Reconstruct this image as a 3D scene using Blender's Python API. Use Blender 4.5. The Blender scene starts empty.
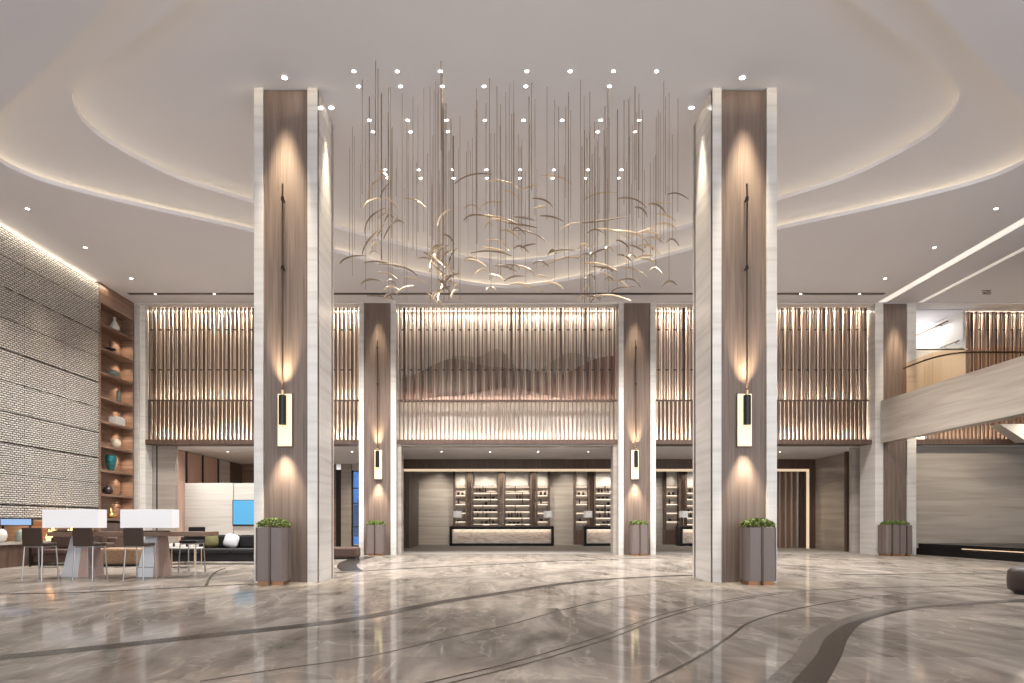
import bpy, math, random
from mathutils import Vector
random.seed(7)
S = bpy.context.scene
COL = S.collection
PI = math.pi
F = 683.0; VX = 496.0; VY = 523.0; EYE = 1.1
def px(x, D): return (x - VX) * D / F
def pz(y, D): return EYE + (VY - y) * D / F
def fl(x, y):
    D = F * EYE / (y - VY); return (px(x, D), D)

# ------------------------------------------------------------------ materials
MATS = {}
def nm(name):
    m = bpy.data.materials.new(name); m.use_nodes = True
    nt = m.node_tree; b = nt.nodes['Principled BSDF']; MATS[name] = m
    return m, nt, b
def simple(name, c, rough=.5, metal=0, emit=None, es=0, spec=.5, noise=0, nscale=8, bump=0, alpha=1, trans=0):
    m, nt, b = nm(name)
    b.inputs['Base Color'].default_value = (*c, 1); b.inputs['Roughness'].default_value = rough
    b.inputs['Metallic'].default_value = metal; b.inputs['Specular IOR Level'].default_value = spec
    if emit: b.inputs['Emission Color'].default_value = (*emit, 1); b.inputs['Emission Strength'].default_value = es
    if trans: b.inputs['Transmission Weight'].default_value = trans
    if alpha < 1: b.inputs['Alpha'].default_value = alpha
    if noise or bump:
        tc = nt.nodes.new('ShaderNodeTexCoord'); n = nt.nodes.new('ShaderNodeTexNoise'); n.inputs['Scale'].default_value = nscale
        n.inputs['Detail'].default_value = 4; nt.links.new(tc.outputs['Object'], n.inputs['Vector'])
        if noise:
            r = nt.nodes.new('ShaderNodeValToRGB'); r.color_ramp.elements[0].position = .3; r.color_ramp.elements[1].position = .7
            r.color_ramp.elements[0].color = (*[v * (1 - noise) for v in c], 1); r.color_ramp.elements[1].color = (*[min(1, v * (1 + noise)) for v in c], 1)
            nt.links.new(n.outputs['Fac'], r.inputs['Fac']); nt.links.new(r.outputs['Color'], b.inputs['Base Color'])
        if bump:
            bp = nt.nodes.new('ShaderNodeBump'); bp.inputs['Strength'].default_value = bump; bp.inputs['Distance'].default_value = .02
            nt.links.new(n.outputs['Fac'], bp.inputs['Height']); nt.links.new(bp.outputs['Normal'], b.inputs['Normal'])
    return m
def grain(name, cols, scale, rough=.4, spec=.5, joint=None, metal=0, detail=6, dist=1.2):
    """stretched noise grain; joint=(w,h,col) adds panel joints on x/z"""
    m, nt, b = nm(name); N = nt.nodes; L = nt.links
    tc = N.new('ShaderNodeTexCoord'); mp = N.new('ShaderNodeMapping'); mp.inputs['Scale'].default_value = scale
    L.new(tc.outputs['Object'], mp.inputs['Vector'])
    n = N.new('ShaderNodeTexNoise'); n.inputs['Scale'].default_value = 1; n.inputs['Detail'].default_value = detail; n.inputs['Distortion'].default_value = dist
    L.new(mp.outputs['Vector'], n.inputs['Vector'])
    r = N.new('ShaderNodeValToRGB'); e = r.color_ramp.elements
    e[0].position = .28; e[0].color = (*cols[0], 1); e[1].position = .72; e[1].color = (*cols[-1], 1)
    for i, c in enumerate(cols[1:-1]):
        q = e.new(.28 + .44 * (i + 1) / (len(cols) - 1)); q.color = (*c, 1)
    L.new(n.outputs['Fac'], r.inputs['Fac']); L.new(r.outputs['Color'], b.inputs['Base Color'])
    b.inputs['Roughness'].default_value = rough; b.inputs['Specular IOR Level'].default_value = spec; b.inputs['Metallic'].default_value = metal
    return m
STONE = grain('travertine', [(.50,.465,.435),(.58,.55,.525),(.63,.60,.575)], (.25,.25,7), .24, .5, dist=.4)
STONE2 = grain('grey_travertine', [(.33,.285,.25),(.40,.355,.315),(.46,.41,.365)], (.35,.35,6), .2, .5, dist=.6)
WSTONE = grain('white_travertine', [(.62,.59,.55),(.74,.72,.68),(.80,.78,.75)], (.3,.3,9), .3, .4)
WOOD = grain('walnut_panel', [(.103,.071,.057),(.148,.106,.087),(.194,.143,.118)], (16,16,.5), .42, .4)
WOODH = grain('walnut_shelf', [(.16,.09,.062),(.24,.145,.10),(.32,.205,.145)], (.6,.6,14), .4, .4)
DWOOD = grain('dark_wood', [(.07,.042,.032),(.105,.066,.05),(.14,.09,.07)], (14,14,.6), .4, .4)
COPPER = grain('copper_panel', [(.50,.32,.25),(.58,.39,.31)], (3,3,.6), .35, .5)
SLAT = simple('bronze_slat', (.19,.125,.10), .4, .1)
SLATB = simple('brass_slat', (.45,.34,.26), .35, .3)
SLATD = simple('dark_slat', (.09,.055,.045), .45, .1)
BACK = simple('screen_backing', (.70,.61,.53), .7, noise=.12, nscale=3)
BACKC = simple('silk_backing', (.66,.62,.58), .6, noise=.08, nscale=3)
MUR = [simple('mural_pale', (.46,.42,.37), .7), simple('mural_brown', (.30,.25,.21), .7), simple('mural_rust', (.27,.165,.135), .7), simple('mural_mauve', (.42,.31,.28), .7)]
PLASTER = simple('ceiling_plaster', (.715,.705,.74), .85, noise=.015, nscale=.5)
PLASTERD = simple('soffit_plaster', (.76,.735,.72), .85)
BLACK = simple('black_metal', (.015,.014,.014), .35, .4)
BLACKS = simple('black_stone', (.010,.009,.009), .3, spec=.15)
BRONZE = simple('dark_bronze', (.10,.065,.045), .3, .8)
BRASS = simple('brass', (.60,.42,.24), .3, .9)
ROD = simple('champagne_rod', (.20,.145,.105), .45, .4)
LEAF = simple('champagne_leaf', (.66,.53,.38), .3, .6)
LEAFD = simple('dull_leaf', (.26,.20,.15), .4, .5)
STRIP = simple('cove_strip_light', (1,.9,.75), .5, emit=(1,.82,.55), es=26)
STRIPW = simple('led_strip_warm', (1,.85,.7), .5, emit=(1,.84,.64), es=4)
STRIPC = simple('led_strip_neutral', (1,.95,.9), .5, emit=(1,.86,.68), es=1.3)
LENS = simple('lamp_lens', (1,1,1), .5, emit=(1,.96,.9), es=14)
GLOW = simple('sconce_glass', (.9,.78,.52), .5, emit=(1,.82,.46), es=.42)
SHADE = simple('lamp_shade_fabric', (.6,.59,.60), .8, emit=(1,.97,.99), es=.2)
SHADE2 = simple('reception_lamp_shade', (.8,.78,.75), .8, emit=(1,.96,.9), es=.15)
SCREENB = simple('blue_screen', (.05,.2,.4), .3, emit=(.12,.50,.78), es=.4)
SCREENP = simple('pale_blue_screen', (.2,.3,.5), .3, emit=(.36,.56,.85), es=.4)
DUSK = simple('dusk_sky', (.02,.06,.15), .9, emit=(.035,.15,.42), es=.45)
CITY = simple('city_block', (.01,.02,.04), .9, emit=(.01,.03,.08), es=.5)
STEEL = simple('brushed_steel', (.36,.34,.335), .3, .8)
LEATHER = simple('brown_leather', (.035,.018,.011), .5)
BFAB = simple('black_fabric', (.010,.009,.010), .85, noise=.3, nscale=30)
TANF = simple('tan_fabric', (.24,.15,.09), .85, noise=.25, nscale=20)
BRF = simple('brown_fabric', (.07,.04,.03), .8, noise=.3, nscale=20)
GREENF = simple('olive_fabric', (.10,.09,.03), .85)
WHITEF = simple('white_fabric', (.45,.45,.47), .85)
WHITE = simple('white_ceramic', (.66,.63,.59), .3)
CREAM = simple('cream_ceramic', (.66,.56,.42), .4, noise=.2, nscale=12)
TEAL = simple('teal_glass', (.02,.15,.16), .15, noise=.5, nscale=9)
GREYG = simple('grey_green_ceramic', (.22,.25,.21), .3)
DARKC = simple('dark_ceramic', (.04,.022,.02), .3)
GOLD = simple('gold_leaf', (.8,.55,.2), .3, .9)
PEDL = simple('pedestal_metal', (.56,.57,.60), .35, .3)
PEDB = grain('pedestal_wood', [(.33,.22,.185),(.42,.30,.26)], (10,10,1), .4)
TABT = grain('table_top_wood', [(.14,.085,.06),(.20,.13,.095)], (.8,10,10), .25)
PLANT = simple('planter_panel', (.155,.122,.112), .4, .1, noise=.06, nscale=30)
AMB = simple('glow_tinted_plinth', (.34,.17,.085), .4, .5)  # orange glow at the planter base put into the plinth colour
FOL1 = simple('leaf_green', (.13,.165,.03), .6); FOL2 = simple('leaf_dark_green', (.05,.08,.02), .6)
SOIL = simple('soil', (.03,.02,.015), .9)
DCARP = simple('dark_carpet', (.23,.205,.185), .8, noise=.2, nscale=4)
ONYX = grain('onyx_front', [(.42,.31,.24),(.70,.58,.49),(.80,.70,.62)], (1.1,1.1,4), .3, .5, dist=3)
FLAME = simple('flame', (1,.5,.2), .5, emit=(1,.55,.2), es=1.6)
INL = simple('dark_inlay_marble', (.028,.025,.023), .25, spec=.2, noise=.35, nscale=5)
INL2 = simple('mid_inlay_marble', (.11,.097,.087), .25, spec=.2, noise=.25, nscale=5)
def glassm(name, c, a):
    m, nt, b = nm(name); N = nt.nodes; L = nt.links
    t = N.new('ShaderNodeBsdfTransparent'); t.inputs['Color'].default_value = (*c, 1)
    g = N.new('ShaderNodeBsdfGlossy'); g.inputs['Roughness'].default_value = .02
    mx = N.new('ShaderNodeMixShader'); mx.inputs['Fac'].default_value = a
    L.new(t.outputs[0], mx.inputs[1]); L.new(g.outputs[0], mx.inputs[2]); L.new(mx.outputs[0], N['Material Output'].inputs['Surface'])
    return m
GLASS = glassm('balustrade_glass', (.985,.90,.80), .06)
WGLASS = glassm('window_glass', (.9,.95,1), .06)

# floor marble
def floor_mat():
    m, nt, b = nm('polished_marble'); N = nt.nodes; L = nt.links
    tc = N.new('ShaderNodeTexCoord')
    mp = N.new('ShaderNodeMapping'); mp.inputs['Rotation'].default_value = (0,0,.5); mp.inputs['Scale'].default_value = (.7,.22,1)
    L.new(tc.outputs['Object'], mp.inputs['Vector'])
    n = N.new('ShaderNodeTexNoise'); n.inputs['Scale'].default_value = 1.6; n.inputs['Detail'].default_value = 9; n.inputs['Roughness'].default_value = .62; n.inputs['Distortion'].default_value = 1.4
    # every slab has its own cut of stone
    br = N.new('ShaderNodeTexBrick'); br.offset = .5; br.inputs['Scale'].default_value = 1; br.inputs['Brick Width'].default_value = 1.6; br.inputs['Row Height'].default_value = .8
    br.inputs['Mortar Size'].default_value = .004; br.inputs['Color1'].default_value = (0,0,0,1); br.inputs['Color2'].default_value = (1,1,1,1); br.inputs['Mortar'].default_value = (.5,.5,.5,1)
    L.new(tc.outputs['Object'], br.inputs['Vector'])
    ad = N.new('ShaderNodeVectorMath'); ad.operation = 'MULTIPLY_ADD'; ad.inputs[1].default_value = (.3,.2,.35)
    L.new(br.outputs['Color'], ad.inputs[0]); L.new(mp.outputs['Vector'], ad.inputs[2]); L.new(ad.outputs[0], n.inputs['Vector'])
    r = N.new('ShaderNodeValToRGB'); e = r.color_ramp.elements
    e[0].position = .30; e[0].color = (.085,.073,.063,1); e[1].position = .74; e[1].color = (.32,.28,.243,1)
    q = e.new(.5); q.color = (.182,.158,.137,1)
    L.new(n.outputs['Fac'], r.inputs['Fac'])
    v = N.new('ShaderNodeTexNoise'); v.inputs['Scale'].default_value = 1.1; v.inputs['Detail'].default_value = 5; v.inputs['Distortion'].default_value = 2.5
    L.new(ad.outputs[0], v.inputs['Vector'])
    vr = N.new('ShaderNodeValToRGB'); ve = vr.color_ramp.elements
    ve[0].position = .485; ve[0].color = (0,0,0,1); ve[1].position = .515; ve[1].color = (0,0,0,1); k = ve.new(.5); k.color = (.22,.22,.22,1)
    L.new(v.outputs['Fac'], vr.inputs['Fac'])
    mx = N.new('ShaderNodeMix'); mx.data_type = 'RGBA'; mx.inputs['B'].default_value = (.52,.46,.40,1)
    L.new(vr.outputs['Color'], mx.inputs['Factor']); L.new(r.outputs['Color'], mx.inputs['A'])
    mj = N.new('ShaderNodeMix'); mj.data_type = 'RGBA'; mj.inputs['B'].default_value = (.16,.13,.11,1)
    ml = N.new('ShaderNodeMath'); ml.operation = 'MULTIPLY'; ml.inputs[1].default_value = .35; L.new(br.outputs['Fac'], ml.inputs[0])
    L.new(ml.outputs[0], mj.inputs['Factor']); L.new(mx.outputs['Result'], mj.inputs['A'])
    L.new(mj.outputs['Result'], b.inputs['Base Color'])
    df = N.new('ShaderNodeBsdfDiffuse'); L.new(mj.outputs['Result'], df.inputs['Color'])
    gl = N.new('ShaderNodeBsdfGlossy'); gl.inputs['Roughness'].default_value = .07; gl.inputs['Color'].default_value = (1,.97,.94,1)
    lw = N.new('ShaderNodeLayerWeight'); lw.inputs['Blend'].default_value = .5
    mr = N.new('ShaderNodeMapRange'); mr.inputs['From Min'].default_value = .3; mr.inputs['To Min'].default_value = .05; mr.inputs['To Max'].default_value = .27
    L.new(lw.outputs['Facing'], mr.inputs['Value'])
    ms = N.new('ShaderNodeMixShader'); L.new(mr.outputs[0], ms.inputs['Fac']); L.new(df.outputs[0], ms.inputs[1]); L.new(gl.outputs[0], ms.inputs[2])
    L.new(ms.outputs[0], N['Material Output'].inputs['Surface'])
    return m
FLOORM = floor_mat()
# woven relief wall
def weave_mat():
    m, nt, b = nm('woven_relief_stone'); N = nt.nodes; L = nt.links
    tc = N.new('ShaderNodeTexCoord'); sp = N.new('ShaderNodeSeparateXYZ'); cb = N.new('ShaderNodeCombineXYZ')
    L.new(tc.outputs['Object'], sp.inputs[0]); L.new(sp.outputs['Y'], cb.inputs['X']); L.new(sp.outputs['Z'], cb.inputs['Y'])
    br = N.new('ShaderNodeTexBrick'); br.offset = .5; br.inputs['Scale'].default_value = 1; br.inputs['Brick Width'].default_value = .15; br.inputs['Row Height'].default_value = .058
    br.inputs['Mortar Size'].default_value = .016; br.inputs['Mortar Smooth'].default_value = .6
    br.inputs['Color1'].default_value = (.66,.63,.58,1); br.inputs['Color2'].default_value = (.52,.50,.46,1); br.inputs['Mortar'].default_value = (.07,.06,.05,1)
    n = N.new('ShaderNodeTexNoise'); n.inputs['Scale'].default_value = 5; L.new(cb.outputs[0], n.inputs['Vector'])
    ad = N.new('ShaderNodeVectorMath'); ad.operation = 'MULTIPLY_ADD'; ad.inputs[1].default_value = (.10,.045,0)
    L.new(n.outputs['Color'], ad.inputs[0]); L.new(cb.outputs[0], ad.inputs[2]); L.new(ad.outputs[0], br.inputs['Vector'])
    L.new(br.outputs['Color'], b.inputs['Base Color'])
    inv = N.new('ShaderNodeMath'); inv.operation = 'SUBTRACT'; inv.inputs[0].default_value = 1; L.new(br.outputs['Fac'], inv.inputs[1])
    bp = N.new('ShaderNodeBump'); bp.inputs['Strength'].default_value = 1; bp.inputs['Distance'].default_value = .03
    L.new(inv.outputs[0], bp.inputs['Height']); L.new(bp.outputs['Normal'], b.inputs['Normal'])
    b.inputs['Roughness'].default_value = .6
    return m
WEAVE = weave_mat()

# ------------------------------------------------------------------ mesh helpers
class MB:
    def __init__(s): s.v = []; s.f = []; s.m = []; s.mi = 0
    def box(s, x0, x1, y0, y1, z0, z1):
        b = len(s.v)
        for z in (z0, z1):
            s.v += [(x0,y0,z),(x1,y0,z),(x1,y1,z),(x0,y1,z)]
        for q in ((0,3,2,1),(4,5,6,7),(0,1,5,4),(1,2,6,5),(2,3,7,6),(3,0,4,7)):
            s.f.append([b+i for i in q]); s.m.append(s.mi)
        return s
    def loft(s, rings, cap=True, closed=True):
        b = len(s.v); n = len(rings[0])
        for r in rings: s.v += [tuple(p) for p in r]
        for k in range(len(rings)-1):
            for i in range(n if closed else n-1):
                j = (i+1) % n
                s.f.append([b+k*n+i, b+k*n+j, b+(k+1)*n+j, b+(k+1)*n+i]); s.m.append(s.mi)
        if cap:
            s.f.append([b+i for i in range(n)][::-1]); s.m.append(s.mi)
            s.f.append([b+(len(rings)-1)*n+i for i in range(n)]); s.m.append(s.mi)
        return s
    def lathe(s, prof, cx=0, cy=0, n=20):
        return s.loft([[(cx+r*math.cos(2*PI*i/n), cy+r*math.sin(2*PI*i/n), z) for i in range(n)] for r, z in prof])
    def cyl(s, cx, cy, z0, z1, r, n=14): return s.lathe([(r,z0),(r,z1)], cx, cy, n)
    def tube(s, pts, r, n=6):
        pts = [Vector(p) for p in pts]; rings = []
        rs = r if isinstance(r, (list, tuple)) else [r]*len(pts)
        for i, p in enumerate(pts):
            t = (pts[min(i+1,len(pts)-1)] - pts[max(i-1,0)]).normalized()
            a = t.cross(Vector((0,0,1)))
            if a.length < 1e-3: a = t.cross(Vector((0,1,0)))
            a.normalize(); b = t.cross(a).normalized()
            rings.append([p + (a*math.cos(2*PI*k/n) + b*math.sin(2*PI*k/n))*rs[i] for k in range(n)])
        return s.loft(rings)
    def prism(s, poly, z0, z1):
        return s.loft([[(x,y,z0) for x,y in poly],[(x,y,z1) for x,y in poly]])
    def prism_xz(s, poly, y0, y1):
        return s.loft([[(x,y0,z) for x,z in poly],[(x,y1,z) for x,z in poly]])
    def prism_yz(s, poly, x0, x1):
        return s.loft([[(x0,y,z) for y,z in poly],[(x1,y,z) for y,z in poly]])
    def quad(s, *p):
        b = len(s.v); s.v += [tuple(q) for q in p]; s.f.append(list(range(b, b+len(p)))); s.m.append(s.mi); return s
    def build(s, name, mat, parent=None, origin=None, bevel=0, smooth=False):
        """vertices are in world space unless origin=(0,0,0) says they are local to the parent"""
        me = bpy.data.meshes.new(name)
        o3 = Vector((0,0,0))
        if parent is not None and origin is None:
            r = parent
            while r.parent is not None: r = r.parent
            o3 = Vector(r.location)
        me.from_pydata([tuple(Vector(p)-o3) for p in s.v], [], s.f)
        for m in (mat if isinstance(mat, (list, tuple)) else [mat]): me.materials.append(m)
        me.polygons.foreach_set('material_index', s.m)
        me.update()
        import bmesh
        bm = bmesh.new(); bm.from_mesh(me); bmesh.ops.recalc_face_normals(bm, faces=bm.faces); bm.to_mesh(me); bm.free()
        if smooth: me.shade_smooth() if hasattr(me, 'shade_smooth') else None
        ob = bpy.data.objects.new(name, me); COL.objects.link(ob)
        if parent is not None: ob.parent = parent
        if bevel:
            md = ob.modifiers.new('bev', 'BEVEL'); md.width = bevel; md.segments = 2; md.limit_method = 'ANGLE'
        return ob
def tag(o, label, cat, group=None, kind=None):
    o['label'] = label; o['category'] = cat
    if group: o['group'] = group
    if kind: o['kind'] = kind
    return o
def struct(o): o['kind'] = 'structure'; return o
def thing(name, label, cat, loc=(0,0,0), group=None):
    o = bpy.data.objects.new(name, None); COL.objects.link(o); o.location = loc; o.empty_display_size = .1
    return tag(o, label, cat, group)
def solid(name, mb, mat, label, cat, loc=None, group=None, **k):
    """a thing made of one mesh, vertices in world space"""
    o = mb.build(name, mat, None, **k)
    if loc is not None:
        for v in o.data.vertices: v.co -= Vector(loc)
        o.location = loc
    return tag(o, label, cat, group)
def dup(root, loc=None, rot=None, label=None, group=None):
    c = root.copy(); COL.objects.link(c)
    def kids(a, b):
        for ch in list(a.children):
            d = ch.copy(); COL.objects.link(d); d.parent = b; kids(ch, d)
    kids(root, c)
    if loc is not None: c.location = loc
    if rot is not None: c.rotation_euler = (0,0,rot)
    if label: c['label'] = label
    if group: c['group'] = group
    return c
def light(kind, loc, e, color=(1,.86,.68), size=.1, spot=60, blend=.6, rot=(0,0,0), sx=None, sy=None, name='lamp_light'):
    l = bpy.data.lights.new(name, kind); l.energy = e; l.color = color
    if kind == 'SPOT': l.spot_size = math.radians(spot); l.spot_blend = blend; l.shadow_soft_size = size
    elif kind == 'AREA':
        l.shape = 'RECTANGLE'; l.size = sx; l.size_y = sy
    else: l.shadow_soft_size = size
    o = bpy.data.objects.new(name, l); COL.objects.link(o); o.location = loc; o.rotation_euler = rot
    return o

# ------------------------------------------------------------------ dimensions
Z0, Z1, Z2 = 8.70, 8.93, 9.15        # ceiling levels
D1, D2 = 12.63, 23.85                # front face of the big columns, of the back wall
CX = .36
XL, XR = -12.5, 13.25                # left wall, balcony fascia
ZL = 3.85                            # ceiling under the upper floor

# ------------------------------------------------------------------ floor with inlaid bands
fm = MB()
fm.box(-14, 24, -3, 24.2, -.2, 0)
fm.mi = 3; fm.box(-14, -4.2, 24.2, 36, -.2, 0); fm.box(-4.2, 24, 24.2, 36, -.2, 0)
def smooth_curve(pts, n=10):
    P = [Vector(p) for p in pts]; P = [P[0]*2-P[1]] + P + [P[-1]*2-P[-2]]; out = []
    for i in range(1, len(P)-2):
        for k in range(n):
            t = k/n; a, b, c, d = P[i-1:i+3]
            out.append(.5*((2*b)+(c-a)*t+(2*a-5*b+4*c-d)*t*t+(3*b-a-3*c+d)*t**3))
    return out + [P[-2]]
_inz = [0.0]
def inlay(pts, w, mi, off=0):
    fm.mi = mi
    c = smooth_curve([Vector(fl(*p)) for p in pts]); _inz[0] += .0003; z = .001 + _inz[0]
    ws = w if isinstance(w, (list, tuple)) else (w, w)
    L_, R_ = [], []
    for i, p in enumerate(c):
        t = (c[min(i+1,len(c)-1)] - c[max(i-1,0)]).normalized(); nrm = Vector((-t.y, t.x))
        ww = ws[0] + (ws[1]-ws[0])*i/(len(c)-1)
        L_.append(p + nrm*(off+ww/2)); R_.append(p + nrm*(off-ww/2))
    for i in range(len(c)-1):
        fm.quad((*L_[i], z), (*R_[i], z), (*R_[i+1], z), (*L_[i+1], z))
inlay([(-60,661),(0,657.5),(100,647.5),(200,636.5),(300,626),(370,616.5),(440,602.5),(512,591.5),(562,584),(612,579),(687,575.5),(760,574.5)], .26, 1)
inlay([(200,681.5),(280,669),(370,656),(450,637.5),(512,624),(562,610),(612,599),(662,593),(720,589)], .03, 1)
inlay([(400,692),(445,681.5),(512,665),(562,651),(612,635),(647,621.5),(682,611),(727,601),(792,592),(862,588),(1012,586),(1100,585)], .026, 1, .06)
inlay([(400,692),(445,681.5),(512,665),(562,651),(612,635),(647,621.5),(682,611),(727,601),(792,592),(862,588),(1012,586),(1100,585)], .026, 1, -.06)
inlay([(612,700),(652,681.5),(702,655),(732,635),(752,621.5),(792,610),(842,601),(892,595),(960,591)], .032, 1)
inlay([(790,700),(806,681.5),(824,655),(835,635),(855,620),(905,608),(960,603.5),(1040,600)], (.26,.26), 1)
inlay([(757,700),(772,681.5),(799,655),(811,637.5),(838,622.5),(882,610),(932,604),(1030,600)], .035, 1)
inlay([(768,700),(783,681.5),(808,655),(819,637.5),(843,623),(888,610.7),(936,604.5),(1030,600.5)], .16, 2, .02)
inlay([(-40,595),(0,594),(80,592.5),(165,588.5),(250,584)], .12, 1)
inlay([(206,586),(210,578),(216,572),(226,568)], .05, 1)
inlay([(336,573),(390,569.5),(450,566.5),(512,563.5),(560,561),(660,558)], .14, 1)
inlay([(352,571),(347,566),(352,561),(368,556.5)], .5, 1)
inlay([(840,575),(920,574),(1040,573)], .1, 1)
fm.mi = 0
o = fm.build('floor', [FLOORM, INL, INL2, DCARP]); struct(o)

# ------------------------------------------------------------------ ceiling plates with the two leaf shaped openings
def plan(pts, z):
    out = []
    for x, y in pts:
        D = F*(z-EYE)/(VY-y); out.append(((x-VX)*D/F, D))
    return out
# left half traced, mirrored about CX
O1 = plan([(505,288),(430,277),(334,252),(252,232),(140,207),(60,187),(18,172),(-8,155),(-12,130),(5,108),(40,75),(78,37),(115,0)], Z0)
O2 = plan([(505,263),(430,252),(334,228),(252,203),(180,180),(120,150),(86,125),(72,97),(84,76),(110,56),(150,28),(185,0)], Z1)
def closed(half, yb):
    h = [Vector((CX, half[0][1]))] + [Vector(p) for p in half[1:]] + [Vector((half[-1][0]*.55, half[-1][1]-1.9)), Vector((CX, yb))]
    full = h + [Vector((2*CX-p.x, p.y)) for p in h[1:-1]][::-1]; n = len(full); out = []
    for i in range(n):
        a, b, c, d = full[i-1], full[i], full[(i+1)%n], full[(i+2)%n]
        for k in range(5):
            t = k/5; out.append(.5*((2*b)+(c-a)*t+(2*a-5*b+4*c-d)*t*t+(3*b-a-3*c+d)*t**3))
    return out
H1 = closed(O1, 6.8); H2 = closed(O2, 7.6)
def plate(name, hole, z0, z1, x0, x1, y0, y1, mat):
    """flat slab with a hole: bridge the hole to its bounding frame, sector by sector"""
    mb = MB(); cx = CX; cy = sum(p.y for p in hole)/len(hole); n = len(hole)
    def outp(p):
        dx, dy = p.x-cx, p.y-cy
        t = min([((x1 if dx > 0 else x0)-cx)/dx if abs(dx) > 1e-6 else 1e9, ((y1 if dy > 0 else y0)-cy)/dy if abs(dy) > 1e-6 else 1e9])
        return (cx+dx*t, cy+dy*t)
    cor = [(x0,y0),(x1,y0),(x1,y1),(x0,y1)]
    for z in (z0, z1):
        for i in range(n):
            a, b = hole[i], hole[(i+1)%n]; A, B = outp(a), outp(b)
            pts = [(a.x,a.y,z),(b.x,b.y,z),(*B,z)]
            if abs(A[0]-B[0]) > 1e-5 and abs(A[1]-B[1]) > 1e-5:
                c = min(cor, key=lambda c: abs(c[0]-A[0])+abs(c[1]-A[1])+abs(c[0]-B[0])+abs(c[1]-B[1])); pts.append((*c,z))
            pts.append((*A,z)); mb.quad(*pts)
    for i in range(n):
        a, b = hole[i], hole[(i+1)%n]
        mb.quad((a.x,a.y,z0),(b.x,b.y,z0),(b.x,b.y,z1),(a.x,a.y,z1))
    return struct(mb.build(name, mat))
plate('ceiling', H1, Z0, Z0+.10, -14, 24, -3, 26, PLASTER)
plate('ceiling', H2, Z1, Z1+.10, -13.9, 23.9, -2.9, 25.9, PLASTER)
struct(MB().box(-13.9, 23.9, -2.9, 25.9, Z2, Z2+.1).build('ceiling', PLASTER))
def offset(h, d):
    n = len(h); out = []
    for i in range(n):
        t = (h[(i+1)%n]-h[i-1]).normalized(); nr = Vector((t.y, -t.x)); out.append(h[i] + nr*d)
    return out
# outward side test
def area(h): return sum(h[i].x*h[(i+1)%len(h)].y-h[(i+1)%len(h)].x*h[i].y for i in range(len(h)))
sg = 1 if area(H1) > 0 else -1
for k, (h, z) in enumerate(((H1, Z0), (H2, Z1))):
    ow = offset(h, sg*.74); m = MB(); q = offset(h, sg*.70); s_ = MB()
    for i in range(len(h)):
        a, b = ow[i], ow[(i+1)%len(h)]
        m.quad((a.x,a.y,z+.10),(b.x,b.y,z+.10),(b.x,b.y,z+.228),(a.x,a.y,z+.228))
        a, b = q[i], q[(i+1)%len(h)]
        s_.quad((a.x,a.y,z+.105),(b.x,b.y,z+.105),(b.x,b.y,z+.150),(a.x,a.y,z+.150))
    struct(m.build('trim_%d' % (k+1), PLASTER))
    o = s_.build('cove_light', STRIP); tag(o, ['LED strip hidden in the outer ceiling cove', 'LED strip hidden in the inner ceiling cove'][k], 'light strip')
# black air slot in the ceiling in front of the back wall
o = MB().box(px(128,22.6), px(885,22.6), 22.55, 22.72, Z0-.012, Z0-.001)
solid('air_slot', o, BLACK, 'long thin black air slot in the ceiling before the back wall', 'air vent')
struct(MB().box(-13.9, 23.9, 23.6, 24.0, Z0-.03, Z0+.02).build('trim_9', PLASTERD))

# ------------------------------------------------------------------ recessed downlights
_dl = [None]
def downlight(x, y, z, label, group=None, s=1.0):
    if _dl[0] is None:
        mb = MB(); mb.loft([[(r*math.cos(2*PI*i/16), r*math.sin(2*PI*i/16), zz) for i in range(16)] for r, zz in ((.062,0),(.062,-.012),(.045,-.014),(.043,-.004))], cap=False)
        mb.mi = 1; mb.lathe([(.043,-.004),(.043,-.009)], n=16)
        _dl[0] = mb.build('downlight', [PLASTER, LENS], None); o = _dl[0]
    else:
        o = _dl[0].copy(); COL.objects.link(o)
    o.location = (x,y,z); o.scale = (s,s,s); return tag(o, label, 'ceiling light', group)
rows = [12.16, 12.58, 13.64, 14.04, 15.55, 15.93]
miss = {(0,3),(1,5),(1,7),(3,3),(3,4),(3,5)}
rn = ['front', 'second', 'third', 'fourth', 'fifth', 'rearmost']
for r, D in enumerate(rows):
    for k in range(8):
        if (r,k) in miss: continue
        x = -2.53 + .770*k
        downlight(x, D, Z2, 'small round downlight in the %s row of the grid over the chandelier' % rn[r], 'downlights of the %s row over the chandelier' % rn[r], .8)
        if k % 2 == r % 2: light('SPOT', (x,D,Z2-.03), 55, spot=70, blend=.8, color=(1,.88,.74), name='grid_downlight_light')
for s, nme in ((-1,'left'),(1,'right')):
    for D, w in ((16.5,'nearest'),(18.82,'middle'),(21.2,'farthest')):
        x = -11.32 if s < 0 else 12.08
        downlight(x, D, Z0, '%s of three recessed downlights along the %s side of the ceiling' % (w, nme), None, 1.0)
        light('SPOT', (x,D,Z0-.05), 260, spot=75, blend=.8, name='side_downlight_light')
for x, w in ((155,'far left'),(214,'left'),(801,'right'),(860,'far right')):
    downlight(px(x,22.6), 22.62, Z0-.012, 'small downlight set in the %s stretch of the black air slot' % w, None, .8)
for s, x, xs, w in ((-1, 284, 331, 'left'), (1, 743, 692, 'right')):
    downlight(px(x,12.3), 12.33, Z2, 'downlight above the front of the large %s column' % w, None, 1.15)
    downlight(px(xs,13.2), 13.22, Z2, 'downlight above the inner side of the large %s column' % w, None, 1.15)

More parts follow.
